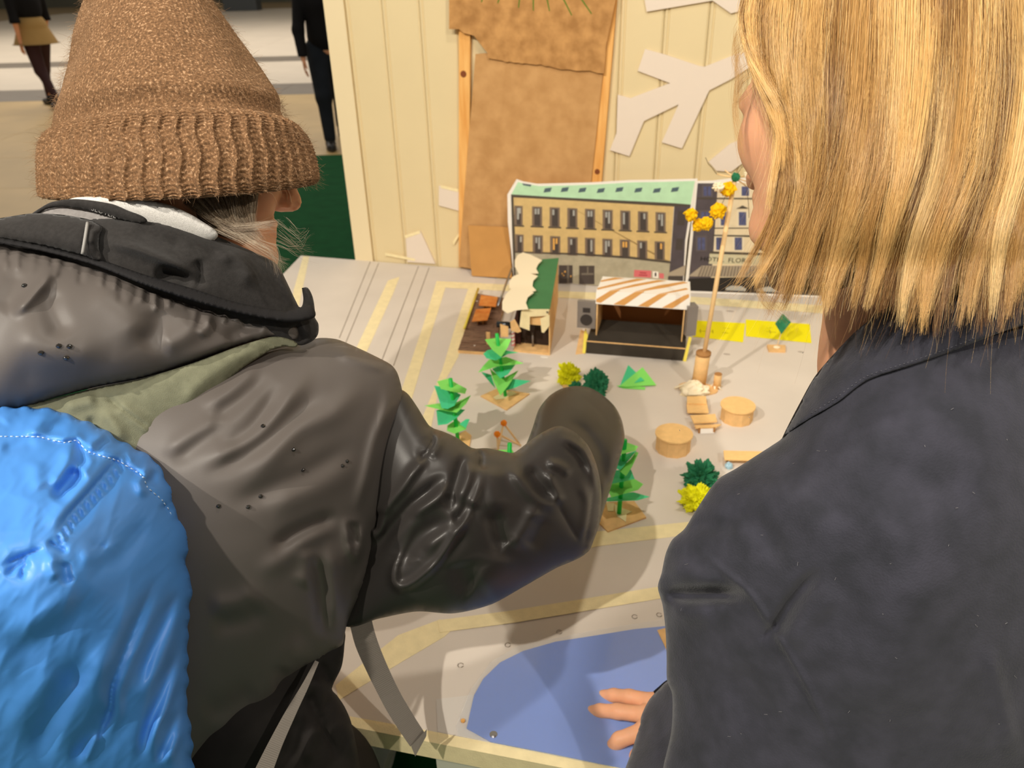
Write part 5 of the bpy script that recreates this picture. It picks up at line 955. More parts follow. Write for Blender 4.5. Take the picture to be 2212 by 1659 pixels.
bf = [('k', seam1, 6, .006), ('r', [(x, y - 10) for x, y in seam1], 9, .004), ('k', seam2, 7, .007), ('s', seam2, 18, .006), ('v', b1([(690, 620), (580, 760), (460, 930)]), 15.4, 0.0122), ('r', b1([(620, 420), (560, 620), (430, 820)]), 15.4, 0.0078), ('r', b1([(800, 520), (740, 640), (690, 720)]), 11.9, 0.0060), ('v', b1([(640, 390), (700, 560), (690, 640)]), 10.6, 0.0060), ('r', b1([(1290, 560), (1240, 690), (1190, 760), (1260, 900)]), 11.9, 0.0078), ('v', b1([(1340, 640), (1300, 740), (1230, 760)]), 11.9, 0.0078), ('r', b1([(1400, 700), (1500, 900), (1440, 960)]), 11.9, 0.0060), ('v', b1([(1520, 960), (1440, 990), (1380, 930)]), 9.5, 0.0070),
    ('v', b1([(380, 380), (500, 260), (620, 170)]), 14.2, 0.0052), ('r', b1([(250, 380), (360, 200), (420, 110)]), 16.6, 0.0052), ('r', b1([(740, 470), (850, 380), (900, 330)]), 10.6, 0.0060), ('v', b1([(800, 500), (900, 400), (960, 390)]), 8.4, 0.0052), ('r', b1([(0, 250), (80, 150), (140, 110)]), 16.6, 0.0043), ('v', b1([(0, 480), (160, 440), (330, 420)]), 11.9, 0.0043), ('r', b1([(330, 560), (320, 700), (380, 830)]), 19.0, 0.0035),
    ('r', b1([(640, 1400), (900, 1380), (960, 1300), (900, 1240)]), 21.4, 0.0052), ('v', b1([(700, 1440), (900, 1420), (1100, 1300), (1300, 1050)]), 26.1, 0.0060), ('k', b1([(0, 1480), (200, 1390), (400, 1310)]), 8, .006), ('k', b1([(30, 1560), (180, 1440), (260, 1380)]), 7, .006), ('k', b1([(200, 1600), (190, 1500), (260, 1420)]), 6, .005), ('k', b1([(390, 1260), (500, 1310), (590, 1360)]), 6, .006), ('r', b1([(480, 1360), (440, 1450), (480, 1600)]), 14.2, 0.0043), ('v', b1([(540, 1420), (560, 1560), (600, 1640)]), 11.9, 0.0043),
    ('k', b2([(1350, 0), (1150, 450), (960, 950), (940, 1150), (870, 1330), (760, 1640)]), 10, .010), ('s', b2([(1350, 0), (1150, 450), (960, 950), (940, 1150), (870, 1330), (760, 1640)]), 26, .006), ('r', b2([(1430, 60), (1230, 500), (1020, 1000), (1000, 1200), (880, 1500)]), 13.1, 0.0070), ('v', b2([(1530, 100), (1400, 420), (1250, 750), (1170, 1010)]), 11.9, 0.0078), ('r', b2([(1560, 180), (1480, 480), (1350, 800), (1180, 1120)]), 13.1, 0.0052), ('v', b2([(1560, 560), (1400, 950), (1280, 1250), (1180, 1640)]), 11.9, 0.0078), ('r', b2([(1560, 740), (1420, 1140), (1330, 1330), (1250, 1600)]), 10.6, 0.0070), ('v', b2([(1530, 1150), (1430, 1400), (1330, 1640)]), 9.5, 0.0070), ('r', b2([(1560, 1300), (1480, 1500), (1400, 1650)]), 9.5, 0.0052),
    ('v', b2([(860, 780), (650, 900), (450, 1250), (260, 1640)]), 28.5, 0.0087), ('r', b2([(1000, 520), (800, 860), (560, 1250), (440, 1640)]), 30.9, 0.0078), ('v', b2([(930, 1080), (760, 1380), (600, 1640)]), 16.6, 0.0078), ('r', b2([(860, 1340), (700, 1640)]), 9.5, 0.0052), ('v', b2([(760, 60), (600, 360), (300, 560), (0, 720)]), 40.4, 0.0070), ('r', b2([(640, 40), (560, 240), (300, 430), (60, 560)]), 28.5, 0.0060), ('r', b2([(560, 760), (300, 1060), (0, 1400)]), 35.6, 0.0052)]

sp2_ = spline(seam2, 9, False)
for i in range(1, len(sp2_) - 1):
    (x, y) = sp2_[i]; bf.append(('r' if i % 2 else 'v', [(x + 2, y + 3), (x + 9, y + 12), (x + 14, y + 26)], 4.5, .0022))
bag = inflate('rain_cover', [(-420, 860), (-200, 850), (0, 880), (60, 878), (110, 885), (160, 899), (210, 922), (250, 944), (300, 974), (345, 1003), (362, 1040), (383, 1105), (395, 1130), (407, 1172), (405, 1222), (413, 1268), (410, 1330), (404, 1380), (408, 1430), (403, 1490), (410, 1560), (418, 1640), (425, 1760), (380, 1900), (100, 2000), (-250, 1950), (-480, 1600), (-520, 1100)],
    [(0, 885, .645), (345, 1005, .672), (408, 1250, .685), (405, 1450, .70), (418, 1640, .715), (150, 1250, .615), (-400, 1350, .60), (0, 1659, .70), (0, 1950, .80), (250, 1950, .83)], .14, M_nylon, bp, 4.5, bf,
    lambda p: .0020 * (ridged(p, 95, 2.2, 1.6, 3) - .9) * np.clip(1 - (p[:, 1] - 1180 + p[:, 0] * .8) / 160, .12, 1) + .0011 * (ridged(p, 30, 1.9, 3.5, 2) - .7), edge_wave=wave)
st_ = MB(); sp_ = spline(seam1, 5.5, False)
for i in range(0, len(sp_) - 1, 2): v, f = tube_vf(on(bag, sp_[i:i + 2] + rg.normal(size=(2, 2)) * .5, .0006), .0005, 5); st_.add(v, f)
o = st_.build('stitching', mat('pale_thread', (190, 214, 240), 0.5), bag.o, True); o['kind'] = 'stuff'
def strap(name, pts, wpx, lab, par):
    sp = spline([q[:2] for q in pts], 14, False); dd = np.interp(np.linspace(0, 1, len(sp)), np.linspace(0, 1, len(pts)), [q[2] for q in pts]); c = np.array([P(x, y, d) for (x, y), d in zip(sp, dd)])
    ww = np.interp(np.linspace(0, 1, len(sp)), np.linspace(0, 1, len(wpx)), wpx); t = np.gradient(c, axis=0); V = []; n = len(c); vw = np.array([unit(np.cross(t[i], c[i] - CAM)) for i in range(n)])
    nz = np.array([unit(np.cross(vw[i], t[i])) for i in range(n)])
    for i in range(n):
        hw = ww[i] * dd[i] / F / 2
        for a, b in ((-1, -1), (1, -1), (1, 1), (-1, 1)): V.append(c[i] + vw[i] * a * hw + nz[i] * b * .0008)
    f = [[i * 4 + j, i * 4 + (j + 1) % 4, (i + 1) * 4 + (j + 1) % 4, (i + 1) * 4 + j] for i in range(n - 1) for j in range(4)] + [[3, 2, 1, 0], [4 * n - 4 + j for j in range(4)]]
    o = mesh_obj(name, V, f, M_web, par)
    k = max(2, int(np.linalg.norm(np.diff(c, axis=0), axis=1).sum() / .0022)); rb_ = MB(); ii = np.linspace(0, n - 1.001, k)
    for q in ii:                                                    # woven ribs across the webbing
        i = int(q); fr = q - i; cc = c[i] * (1 - fr) + c[i + 1] * fr; hw = ww[i] * dd[i] / F / 2 * .97; s = -nz[i] if nz[i] @ (cc - CAM) > 0 else nz[i]
        v, f = tube_vf([cc - vw[i] * hw + s * .0008, cc + vw[i] * hw + s * .0008], .00055, 4); rb_.add(v, f)
    r = rb_.build('webbing_rib', M_web, o); r['kind'] = 'stuff'; return o
strap('strap_end', [(684, 1430, .80), (660, 1480, .775), (628, 1540, .765), (596, 1605, .76), (570, 1665, .76), (545, 1730, .77)], [9, 16, 24, 30, 38, 42], '', bp)
s2 = strap('strap_end', [(776, 1330, .90), (790, 1385, .91), (815, 1445, .92), (848, 1512, .93), (878, 1562, .935), (902, 1598, .94)], [47, 47, 44, 42, 42, 40], '', bp)
slab('strap_fold', [P(888, 1612, .932), P(897, 1634, .934), P(921, 1590, .932), P(922, 1575, .93), (P(912, 1586, .93))], -ray(905, 1600), .0016, M_web, s2)
# rain drops on hood and back
M_drop = mat('water_drop', (24, 22, 20), 0.05, 0.8, coat=1.0)
for x, y in ((53, 617), (127, 747), (150, 748), (88, 762), (143, 773)):
    c = on(hood, [(x, y)], .0004)[0]; v, f = blob_vf(c, .0021, int(x), .25, 2, (1, 1, .8)); mesh_obj('water_drop', v, f, M_drop, jac, True)
for x, y in ((568, 920), (634, 971), (655, 1015), (740, 1006), (750, 996), (563, 1072), (536, 1095), (472, 1093)):
    c = on(torso, [(x, y)], .0004)[0]; v, f = blob_vf(c, .0019, int(x), .25, 2, (1, 1, .8)); mesh_obj('water_drop', v, f, M_drop, jac, True)
# embossed neck-tape letters (only partly readable in the photograph)
tp0 = spline([(197, 452), (222, 456), (252, 470)], 4, False); tw = on(tpe, tp0, .0012); tu_ = unit(tw[-1] - tw[0]); tv_ = unit(np.cross(tu_, CAM - tw[0])); tv_ = -tv_ if tv_[2] < 0 else tv_
text3d('tape_lettering', 'SEOTLIE', tw[0] - tv_ * .001, tu_ * .9, tv_ * 1.1, .0068, mat('grey_letter', (112, 110, 108), 0.6), jac)
# trousers and shoes
v, f = sdf_mesh([cone(hipA, (hipA + fL1) / 2, .10, .072, .05), cone((hipA + fL1) / 2, fL1 + ZUP * .02, .072, .058, .03), cone(hipB, (hipB + fL2) / 2, .09, .066, .05), cone((hipB + fL2) / 2, fL2 + ZUP * .02, .066, .055, .03), cone(hipA, hipB, .11, .10, .05)], .01); mesh_obj('trousers', v, f.tolist(), M_trs, L, True)
def shoe(ank, dirv, m, par, sole):
    d = unit(np.array([dirv[0], dirv[1], 0])); s = np.array([-d[1], d[0], 0]); a = np.array([ank[0], ank[1], 0]); g = lambda x, y, z: a + d * x + s * y + ZUP * z
    v, f = sdf_mesh([cone(g(-.05, 0, .055), g(.0, 0, .05), .036, .042, .03), cone(g(.0, 0, .05), g(.14, 0, .042), .042, .036, .03), cone(g(.02, 0, .05), g(-.02, 0, .105), .04, .042, .03), cone(g(.14, -.012, .04), g(.165, .006, .038), .03, .028, .02)], .006); v[:, 2] = np.maximum(v[:, 2], .016)
    o = mesh_obj('shoe', v, f.tolist(), m, par, True); k = 28; an = np.linspace(0, 2 * math.pi, k, endpoint=False)
    mesh_obj('sole', *slab_vf([g(.055 + .145 * math.cos(t), .045 * math.sin(t) * (1 - .12 * math.cos(2 * t)), .034) for t in an], ZUP, .0205), sole, o)
    for i in range(4): tube('lace', [g(.03 + i * .022, -.022, .092 - i * .006), g(.035 + i * .022, 0, .098 - i * .006), g(.03 + i * .022, .022, .092 - i * .006)], .0028, sole, o, 6)
    return o
M_shoe = mat('white_sneaker', (226, 224, 220), 0.6, 0.3)
shoe(fL1, (.25, 1), M_shoe, L, M_white); shoe(fL2, (.28, 1), M_shoe, L, M_white)

# ---- knitted hat
hat = bpy.data.objects.new('knitted_hat', None); COL.objects.link(hat); hat.parent = L
ringtab = np.array([[425, 397, 103, 655, 20], [400, 386, 97, 666, 8], [344, 344, 95, 660, -10], [312, 302, 100, 647, -34], [296, 280, 109, 632, -47], [268, 252, 116, 612, -50], [235, 222, 119, 604, -50], [185, 180, 132, 575, -46], [128, 125, 149, 539, -42], [70, 70, 162, 503, -38], [0, 0, 187, 458, -30], [-55, -55, 208, 420, -22], [-100, -100, 243, 380, -14], [-125, -125, 290, 335, -5]], float)
def hat_ring(tt, th, off, dc=.80):
    """tt ring parameter in table rows, th angle; off outward offset in metres"""
    c = [np.interp(tt, np.arange(len(ringtab)), ringtab[:, i]) for i in range(5)]
    yL, yR, xl, xr, sag = c; xc = (xl + xr) / 2; hw = (xr - xl) / 2; dcen = dc + .012 * np.clip(tt - 5, 0, 9) / 9
    ow = off * F / dcen; x = xc + (hw + ow) * np.cos(th); y = (yL + yR) / 2 + (yR - yL) / 2 * np.cos(th) + sag * np.sin(th); d = dcen - (hw * dcen / F * np.interp(tt / 3, [0, 4, 6], [.80, .88, .98]) + off) * np.sin(th)
    rx = np.stack([(x - CX) / F, (y - CY) / F, np.ones_like(x)], -1) @ RW.T; return CAM + rx * d[..., None]
def smooth_tab(tab, k=3):
    t = np.arange(0, len(tab) - 1 + 1e-9, 1 / k); out = []
    for q in t:
        i = min(int(q), len(tab) - 2); f = q - i; p0, p1, p2, p3 = tab[max(i - 1, 0)], tab[i], tab[i + 1], tab[min(i + 2, len(tab) - 1)]
        out.append(.5 * (2 * p1 + (p2 - p0) * f + (2 * p0 - 5 * p1 + 4 * p2 - p3) * f * f + (3 * p1 - p0 - 3 * p2 + p3) * f ** 3))
    return np.array(out)
ringtab = smooth_tab(ringtab, 3); RS = 3
def grid_faces(n, m):                                             # n rows, m columns, closed round
    i = np.arange(n - 1)[:, None] * m; j = np.arange(m)[None]; j2 = (j + 1) % m
    return np.stack([i + j, i + j2, i + m + j2, i + m + j], -1).reshape(-1, 4)
NT = 760; th = np.linspace(0, 2 * math.pi, NT, endpoint=False)
def wool(name, c0, c1, c2):
    m = bpy.data.materials.new(name); m.use_nodes = True; nt = m.node_tree; b = nt.nodes['Principled BSDF']; b.inputs['Roughness'].default_value = .9; b.inputs['Specular IOR Level'].default_value = .1; b.inputs['Sheen Weight'].default_value = .25; b.inputs['Sheen Tint'].default_value = lin((240, 200, 160))
    co = nt.nodes.new('ShaderNodeTexCoord'); nz = nt.nodes.new('ShaderNodeTexNoise'); nz.inputs['Scale'].default_value = 420; nz.inputs['Detail'].default_value = 4; r = nt.nodes.new('ShaderNodeValToRGB'); e = r.color_ramp.elements; e[0].position = .36; e[1].position = .58; e[0].color = lin(c0); e[1].color = lin(c1); q = e.new(.70); q.color = lin(c2)
    nt.links.new(co.outputs['Object'], nz.inputs['Vector']); nt.links.new(nz.outputs['Fac'], r.inputs[0]); nt.links.new(r.outputs[0], b.inputs['Base Color'])
    bm = nt.nodes.new('ShaderNodeBump'); bm.inputs['Strength'].default_value = .6; bm.inputs['Distance'].default_value = .001; nt.links.new(nz.outputs['Fac'], bm.inputs['Height']); nt.links.new(bm.outputs[0], b.inputs['Normal']); return m
M_wool = wool('brown_wool', (94, 70, 49), (130, 97, 68), (186, 152, 118))
def wobble(th, tt): return .003 * (np.sin(th * 3 + tt) + .6 * np.sin(th * 7 + 2.3 * tt)) 
def knit_rows(t0, t1, n, disp): 
    tt = np.linspace(t0, t1, n); A, B_ = np.meshgrid(tt, th, indexing='ij'); return hat_ring(A.ravel() , B_.ravel(), disp(A, B_).ravel()).reshape(n, NT, 3)
def d_cuff(A, B_):
    u = B_ * 46 / (2 * math.pi) + .10 * np.sin(A * 1.3); fr = u % 1; v = A / (4.3 * RS); rise = np.exp(-((fr - .28) / .13) ** 2); purl = 1 - rise
    st = np.abs(np.sin(math.pi * (v * 19 + .25 * np.sin(2 * math.pi * fr)))); lean = np.sin(2 * math.pi * (v * 30 + np.abs(fr - .28) * 4))
    return .0055 + .0052 * rise + .0016 * purl * st + .0007 * rise * lean + .0015 * np.sin(B_ * 5 + A * .3) - .0035 * np.clip(1 - v * 14, 0, 1) ** 2 - .004 * np.clip((v - .93) / .07, 0, 1) ** 2
def d_body(A, B_):
    fr = (B_ * 118 / (2 * math.pi) + .35 * np.sin(A * .25)) % 1; row = A / RS * 7.2
    return .0012 * (1 - np.abs(2 * fr - 1)) ** .5 * (.55 + .45 * np.sin(2 * math.pi * (row + np.abs(fr - .5) * 1.3))) + .0022 * np.sin(B_ * 3 + A * .35) + .0014 * np.sin(B_ * 8 + 1.7 * np.sin(A * .3))
n1, n2 = 110, 170
outer = knit_rows(0, 4.35 * RS, n1, d_cuff); inner = knit_rows(4.35 * RS, 0.2, 12, lambda A, B_: -.002 + 0 * A)
vv = np.vstack([outer.reshape(-1, 3), inner.reshape(-1, 3)]); ff = grid_faces(n1 + 12, NT); mesh_obj('cuff', vv, ff.tolist(), M_wool, hat, True)
bodyv = knit_rows(0.6, 13 * RS, n2, d_body); vv = np.vstack([bodyv.reshape(-1, 3), bodyv[-1].mean(0)[None]]); ff = grid_faces(n2, NT).tolist() + [[(n2 - 1) * NT + j, (n2 - 1) * NT + (j + 1) % NT, n2 * NT] for j in range(NT)]; mesh_obj('crown', vv, ff, M_wool, hat, True)
rg = np.random.default_rng(21); NF = 6000; tt = rg.uniform(0.1, 11.5 * RS, NF); ta = rg.uniform(-.5, math.pi + .5, NF); off = np.where(tt < 4.3 * RS, .008, .001)
p0 = hat_ring(tt, ta, off); p1 = hat_ring(tt, ta, off + .01); nr = p1 - p0; nr /= np.linalg.norm(nr, axis=1)[:, None]; rnd = rg.normal(size=(NF, 3)); L_ = rg.uniform(.003, .009, NF)[:, None]
M_fuzz = hair_mat('wool_fuzz', [(112, 84, 58), (146, 114, 82), (196, 164, 130)], .7, .2)
strands('fuzz', np.stack([p0, p0 + nr * L_ * .45 + rnd * L_ * .25, p0 + nr * L_ * .7 + rnd * L_ * .55 - ZUP * L_ * .2], 1), .00009, .00004, M_fuzz, hat)
# ---- hair under the hat
M_hairL = hair_mat('grey_brown_hair', [(74, 58, 44), (120, 98, 76), (170, 150, 124), (214, 200, 176)], .4, .5)
hb = inflate('hair', [(320, 420), (430, 410), (556, 400), (557, 430), (551, 470), (548, 495), (530, 514), (490, 514), (440, 490), (380, 455)], [(330, 425, .765), (556, 420, .765), (520, 505, .762), (440, 480, .758)], .028, mat('hair_base', (70, 54, 42), 0.6, 0.2, var=0.3, vscale=160), L, 5)
def flow(N, f, jit, r0, r1, m, par, name='hair_strand', K=9):
    out = []
    for i in range(N):
        g = f(rg.random(), rg.random()); sp = spline(g, 10, False); q = np.linspace(0, len(sp) - 1, K); xy = np.stack([np.interp(q, np.arange(len(sp)), sp[:, k]) for k in (0, 1)], 1); dz = np.interp(np.linspace(0, 1, K), np.linspace(0, 1, len(g)), [k[-1] for k in g]); xy += rg.normal(size=2) * jit + np.cumsum(rg.normal(size=(K, 2)) * .6, 0)
        out.append(CAM + (np.stack([(xy[:, 0] - CX) / F, (xy[:, 1] - CY) / F, np.ones(K)], 1) @ RW.T) * dz[:, None])
    return strands(name, out, r0, r1, m, par)
flow(900, lambda u, v: [(370 + 185 * u, 418, .735), (425 + 125 * u, 455 + 10 * v, .728), (478 + 72 * u, 492 - 6 * u, .724), (522 + 40 * u * v + 14 * v, 505 + 22 * v - 10 * u, .722)], 3, .00008, .00003, M_hairL, L)
flow(120, lambda u, v: [(400 + 120 * u, 432, .726), (450 + 70 * u, 470 + 10 * v, .720), (505 + 20 * u, 496 - 8 * v, .717), (548 + 20 * u, 494 - 10 * v, .716), (575 + 34 * v, 476 + 16 * u, .716)], 5, .00008, .00002, M_hairL, L)
flow(120, lambda u, v: [(455 + 60 * u, 470 + 30 * v, .722), (520 + 30 * u, 512 + 14 * v, .718), (560 + 40 * u, 532 + 22 * v, .718), (588 + 40 * v, 560 + 34 * u, .722)], 4, .00007, .00002, M_hairL, L)
flow(46, lambda u, v: [(570 + 60 * u, 470 + 60 * v, .73), (612 + 40 * u, 500 + 40 * v, .728), (640 + 26 * u, 540 + 20 * v - 50 * u, .73), (652 + 30 * v, 560 - 70 * u + 10 * v, .735)], 5, .00006, .00002, M_hairL, L)
# ================================================================= PERSON ON THE RIGHT
Rm = thing('person', 'person with a blond bob and navy wool coat resting one hand on the blue pond', 'person', (.5, .42, 0))
M_navy = mat('navy_wool', (62, 62, 72), 0.95, 0.08, rgb2=(50, 51, 58), vscale=38, bump=0.35, bscale=520, sheen=0.15)
M_navy2 = mat('navy_lining', (22, 22, 26), 0.9, 0.1)
RHC = P(1815, 212, .70); RF, RU = CD(-.42, .22, .87), CD(.16, -1, .24)
Rp, Rh = head_prims(RHC, RF, RU, .97)
cheR, waiR, pelR = P(1960, 940, .76), P(1900, 1500, .77), P(1880, 1900, .77)
sL, eL = P(1640, 1130, .74), P(1530, 1380, .84); wL = T(1568, 1590, .052); sR = P(2330, 900, .76); eR = P(2480, 1350, .80); wRr = P(2420, 1700, .92)
pR, qR = pelR + np.array([-.07, 0, -.03]), pelR + np.array([.07, .02, -.03]); aR1, aR2 = np.array([.40, .34, .075]), np.array([.60, .42, .075])
Rp += [cone(Rh(-.03, 0, -.06), P(1905, 760, .775), .050, .05, .03), cone(P(1905, 780, .775), cheR, .05, .07, .04), cone(cheR, waiR, .075, .065, .05), cone(waiR, pelR, .065, .075, .05), cone(sL, cheR, .036, .04, .04), cone(cheR, sR, .04, .04, .05), cone(sL, eL, .038, .031, .02), cone(eL, wL, .031, .023, .02), cone(sR, eR, .038, .031, .02), cone(eR, wRr, .031, .022, .02),
       cone(pR, (pR + aR1) / 2, .075, .05, .04), cone((pR + aR1) / 2, aR1, .05, .035, .02), cone(qR, (qR + aR2) / 2, .075, .05, .04), cone((qR + aR2) / 2, aR2, .05, .035, .02)]
v, f = sdf_mesh(Rp, .0065)
hdir = T(1284, 1541, .0125) - wL
hR, tips = hand_prims(wL, hdir, ZUP, TV, 1.14, spread=(.12, .02, -.36, -.05), curl=(.12, .12, .46, 1.3), thumb_out=.30)
v2, f2 = sdf_mesh(hR + [cone(eL + (wL - eL) * .55, wL, .027, .0225, .012)], .0024)
hR2, tips2 = hand_prims(wRr, (-.1, .5, -.9), (.6, .5, .2), (-.9, .2, 0), 1.0); v3, f3 = sdf_mesh(hR2 + [cone(eR + (wRr - eR) * .55, wRr, .027, .0225, .012)], .003)
v, f = join_vf((v, f.tolist()), (v2, f2.tolist()), (v3, f3.tolist())); mesh_obj('body', v, f, M_skin2, Rm, True)
eyes(Rh, RF, Rm); nails(tips, Rm)
coat = bpy.data.objects.new('navy_coat', None); COL.objects.link(coat); coat.parent = Rm
c6b = lambda l: [(1320 + x / 2.48, 1100 + y / 2.48) for x, y in l]
cf = [('r', c6b([(390, 130), (600, 330), (740, 450), (900, 690), (1060, 960), (1240, 1390)]), 7, .004), ('v', c6b([(1140, 300), (980, 480), (880, 640), (770, 720)]), 16, .014), ('r', c6b([(1240, 420), (1080, 560), (960, 700), (900, 760)]), 26, .006), ('v', c6b([(255, 445), (400, 462), (560, 460), (740, 470)]), 15, .030), ('r', c6b([(280, 300), (420, 350), (600, 400)]), 24, .008), ('r', c6b([(290, 540), (420, 560), (560, 560)]), 26, .008),
    ('r', c6b([(2000, 700), (2090, 1000), (2170, 1390)]), 18, .005), ('v', c6b([(1500, 100), (1300, 420), (1200, 800)]), 90, .006), ('r', c6b([(1700, 200), (1500, 700), (1450, 1200)]), 90, .006), ('v', c6b([(380, 60), (560, 90), (700, 80)]), 20, .006), ('r', [(1600, 1040), (1720, 1090), (1820, 1180)], 40, .005), ('v', [(1560, 1080), (1640, 1140), (1700, 1220)], 26, .005), ('v', c6b([(640, 800), (720, 1000), (900, 1200)]), 40, .005), ('v', [(1880, 1000), (2000, 1050), (2130, 1060)], 60, .005)]
coatp = inflate('coat_back', [(1985, 640), (1935, 650), (1915, 657), (1880, 692), (1850, 716), (1800, 768), (1760, 816), (1728, 872), (1702, 922), (1690, 946), (1668, 962), (1640, 980), (1590, 1012), (1555, 1032), (1535, 1054), (1500, 1108), (1478, 1143), (1452, 1166), (1438, 1196), (1429, 1238), (1421, 1268), (1431, 1306), (1437, 1355), (1440, 1420), (1441, 1470), (1452, 1500), (1450, 1580), (1430, 1680), (1440, 2000), (2100, 2080), (2600, 2000), (2660, 1400), (2580, 900), (2440, 720), (2250, 650), (2100, 630)],
    [(1915, 657, .715), (1700, 930, .73), (1535, 1054, .76), (1425, 1260, .80), (1440, 1470, .83), (1950, 1200, .70), (1960, 800, .695), (2250, 650, .715), (2580, 1000, .76), (1440, 1900, .82), (2000, 2050, .80), (2600, 1900, .82)], .13, M_navy, coat, 6, cf, lambda p: .0025 * (vnoise(p, 120) - .5), back=.09)
colR = inflate('coat_collar', [(1915, 655), (1880, 690), (1850, 714), (1800, 766), (1759, 815), (1727, 872), (1702, 920), (1689, 947, 1), (1720, 922), (1757, 899), (1810, 868), (1872, 822), (1960, 792), (2045, 763), (2110, 738), (2180, 712), (2260, 690), (2400, 640), (2380, 560), (2200, 570), (2000, 610)], None, .010, M_navy, coat, 5, depth_fn=lambda p: np.minimum(coatp.at(p) - .004, tps([(1915, 655, .700), (1760, 815, .712), (1690, 946, .728), (1872, 822, .650), (2045, 763, .622), (2260, 690, .640), (2400, 640, .70), (2200, 570, .66), (2000, 610, .672)])(p)))
ss = MB(); sp_ = spline([(1752, 893), (1805, 860), (1868, 815), (1955, 785), (2040, 756), (2105, 731)], 5.0, False)
for i in range(0, len(sp_) - 1, 2): v, f = tube_vf(on(colR, sp_[i:i + 2], .0004), .0005, 5); ss.add(v, f)
o = ss.build('stitching', mat('navy_thread', (78, 78, 86), 0.7), colR.o, True); o['kind'] = 'stuff'
slvR = inflate('coat_sleeve', [(1446, 1470), (1424, 1488), (1402, 1512), (1387, 1542), (1380, 1568), (1374, 1592), (1362, 1630), (1348, 1668), (1325, 1740), (1420, 1850), (1600, 1800), (1640, 1600), (1560, 1480)], [(1395, 1520, 1.005), (1378, 1580, .985), (1450, 1480, .95), (1340, 1700, .93), (1560, 1600, .88)], .06, M_navy, coat, 5, [('v', [(1420, 1520), (1440, 1600), (1430, 1680)], 20, .005), ('k', [(1400, 1530), (1394, 1580), (1380, 1630)], 6, .003)], back=.035)
inflate('sleeve_lining', [(1448, 1468), (1422, 1484), (1398, 1508), (1383, 1538), (1377, 1562), (1379, 1580), (1392, 1590), (1440, 1560), (1470, 1500)], [(1395, 1520, 1.035), (1450, 1500, 1.0), (1380, 1575, 1.02)], .012, M_navy2, coat, 4)
v, f = sdf_mesh([cone(sR, eR, .075, .062, .03), cone(eR, wRr + (eR - wRr) * .12, .062, .05, .03)], .009); mesh_obj('coat_sleeve', v, f.tolist(), M_navy, coat, True)
lint = MB()
for i in range(34):
    x, y = rng.uniform(1460, 2200), rng.uniform(760, 1650); a = rng.uniform(0, 6.28); l = rng.uniform(2, 8); q = on(coatp, [(x, y), (x + math.cos(a) * l, y + math.sin(a) * l)], .0008); v, f = tube_vf(q, .00022, 4); lint.add(v, f)
o = lint.build('lint', mat('pale_lint', (120, 118, 122), 0.9), coat); o['kind'] = 'stuff'
v, f = sdf_mesh([cone(pR, (pR + aR1) / 2, .105, .075, .05), cone((pR + aR1) / 2, aR1 + ZUP * .02, .075, .06, .03), cone(qR, (qR + aR2) / 2, .105, .075, .05), cone((qR + aR2) / 2, aR2 + ZUP * .02, .075, .06, .03), cone(pR, qR, .11, .11, .05)], .012); mesh_obj('trousers', v, f.tolist(), M_trs, Rm, True)
M_boot = mat('black_leather_shoe', (34, 31, 30), 0.4, 0.4)
shoe(aR1, (-.15, 1), M_boot, Rm, M_black); shoe(aR2, (.1, 1), M_boot, Rm, M_black)
# ---- blond hair
hairR = inflate('hair', [(1612, -60), (1606, 0), (1612, 70), (1624, 130), (1640, 185), (1664, 240), (1686, 290), (1700, 340), (1704, 400), (1692, 460), (1672, 515), (1658, 560), (1656, 595), (1668, 622), (1700, 634), (1745, 636), (1800, 628), (1840, 618), (1875, 618), (1910, 626), (1960, 638), (2040, 640), (2140, 642), (2230, 640), (2320, 630), (2372, 540), (2385, 300), (2365, 100), (2300, -80), (2180, -190), (2000, -250), (1820, -230), (1690, -160)],
    [(1640, 100, .69), (1700, 400, .665), (1660, 580, .66), (1900, 640, .655), (2200, 640, .665), (2370, 300, .72), (2000, 200, .68), (1700, -140, .69), (2000, -240, .68)], .115, mat('hair_under', (150, 112, 66), 0.55, 0.3, rgb2=(112, 80, 44), vscale=30, stretch=(6, 6, .6)), Rm, 6,
    [('v' if i % 2 else 'r', [(1660 + 62 * i, -100), (1655 + 62 * i, 120), (1630 + 60 * i, 330), (1590 + 60 * i, 520), (1575 + 60 * i, 640)], 16, .006) for i in range(1, 12)], flat=.4)
Gd = [[(1618, -90), (1600, 20), (1612, 90), (1640, 165), (1668, 235)], [(1650, -110), (1632, 30), (1640, 130), (1672, 230), (1692, 330)], [(1690, -130), (1668, 60), (1672, 180), (1700, 300), (1704, 420)], [(1740, -150), (1718, 80), (1724, 260), (1716, 440), (1668, 604)], [(1800, -160), (1780, 100), (1768, 310), (1735, 480), (1668, 640)], [(1860, -170), (1846, 130), (1826, 330), (1780, 500), (1738, 655)], [(1925, -180), (1915, 150), (1896, 350), (1842, 520), (1800, 650)], [(1990, -180), (1985, 150), (1962, 350), (1905, 520), (1868, 645)], [(2055, -180), (2050, 150), (2024, 350), (1966, 520), (1930, 668)], [(2120, -180), (2122, 150), (2096, 350), (2044, 520), (2020, 668)], [(2185, -170), (2192, 150), (2170, 350), (2120, 530), (2096, 676)], [(2250, -150), (2264, 150), (2246, 350), (2200, 530), (2176, 680)], [(2320, -110), (2340, 150), (2324, 350), (2280, 530), (2262, 668)], [(2340, -90), (2368, 150), (2362, 350), (2340, 530), (2320, 660)], [(2350, -60), (2386, 150), (2392, 350), (2382, 520), (2370, 650)]]
Gs = np.array([[np.interp(np.linspace(0, 1, 24), np.linspace(0, 1, len(sp)), sp[:, k]) for k in (0, 1)] for sp in (spline(g, 10, False) for g in Gd)]).transpose(0, 2, 1)
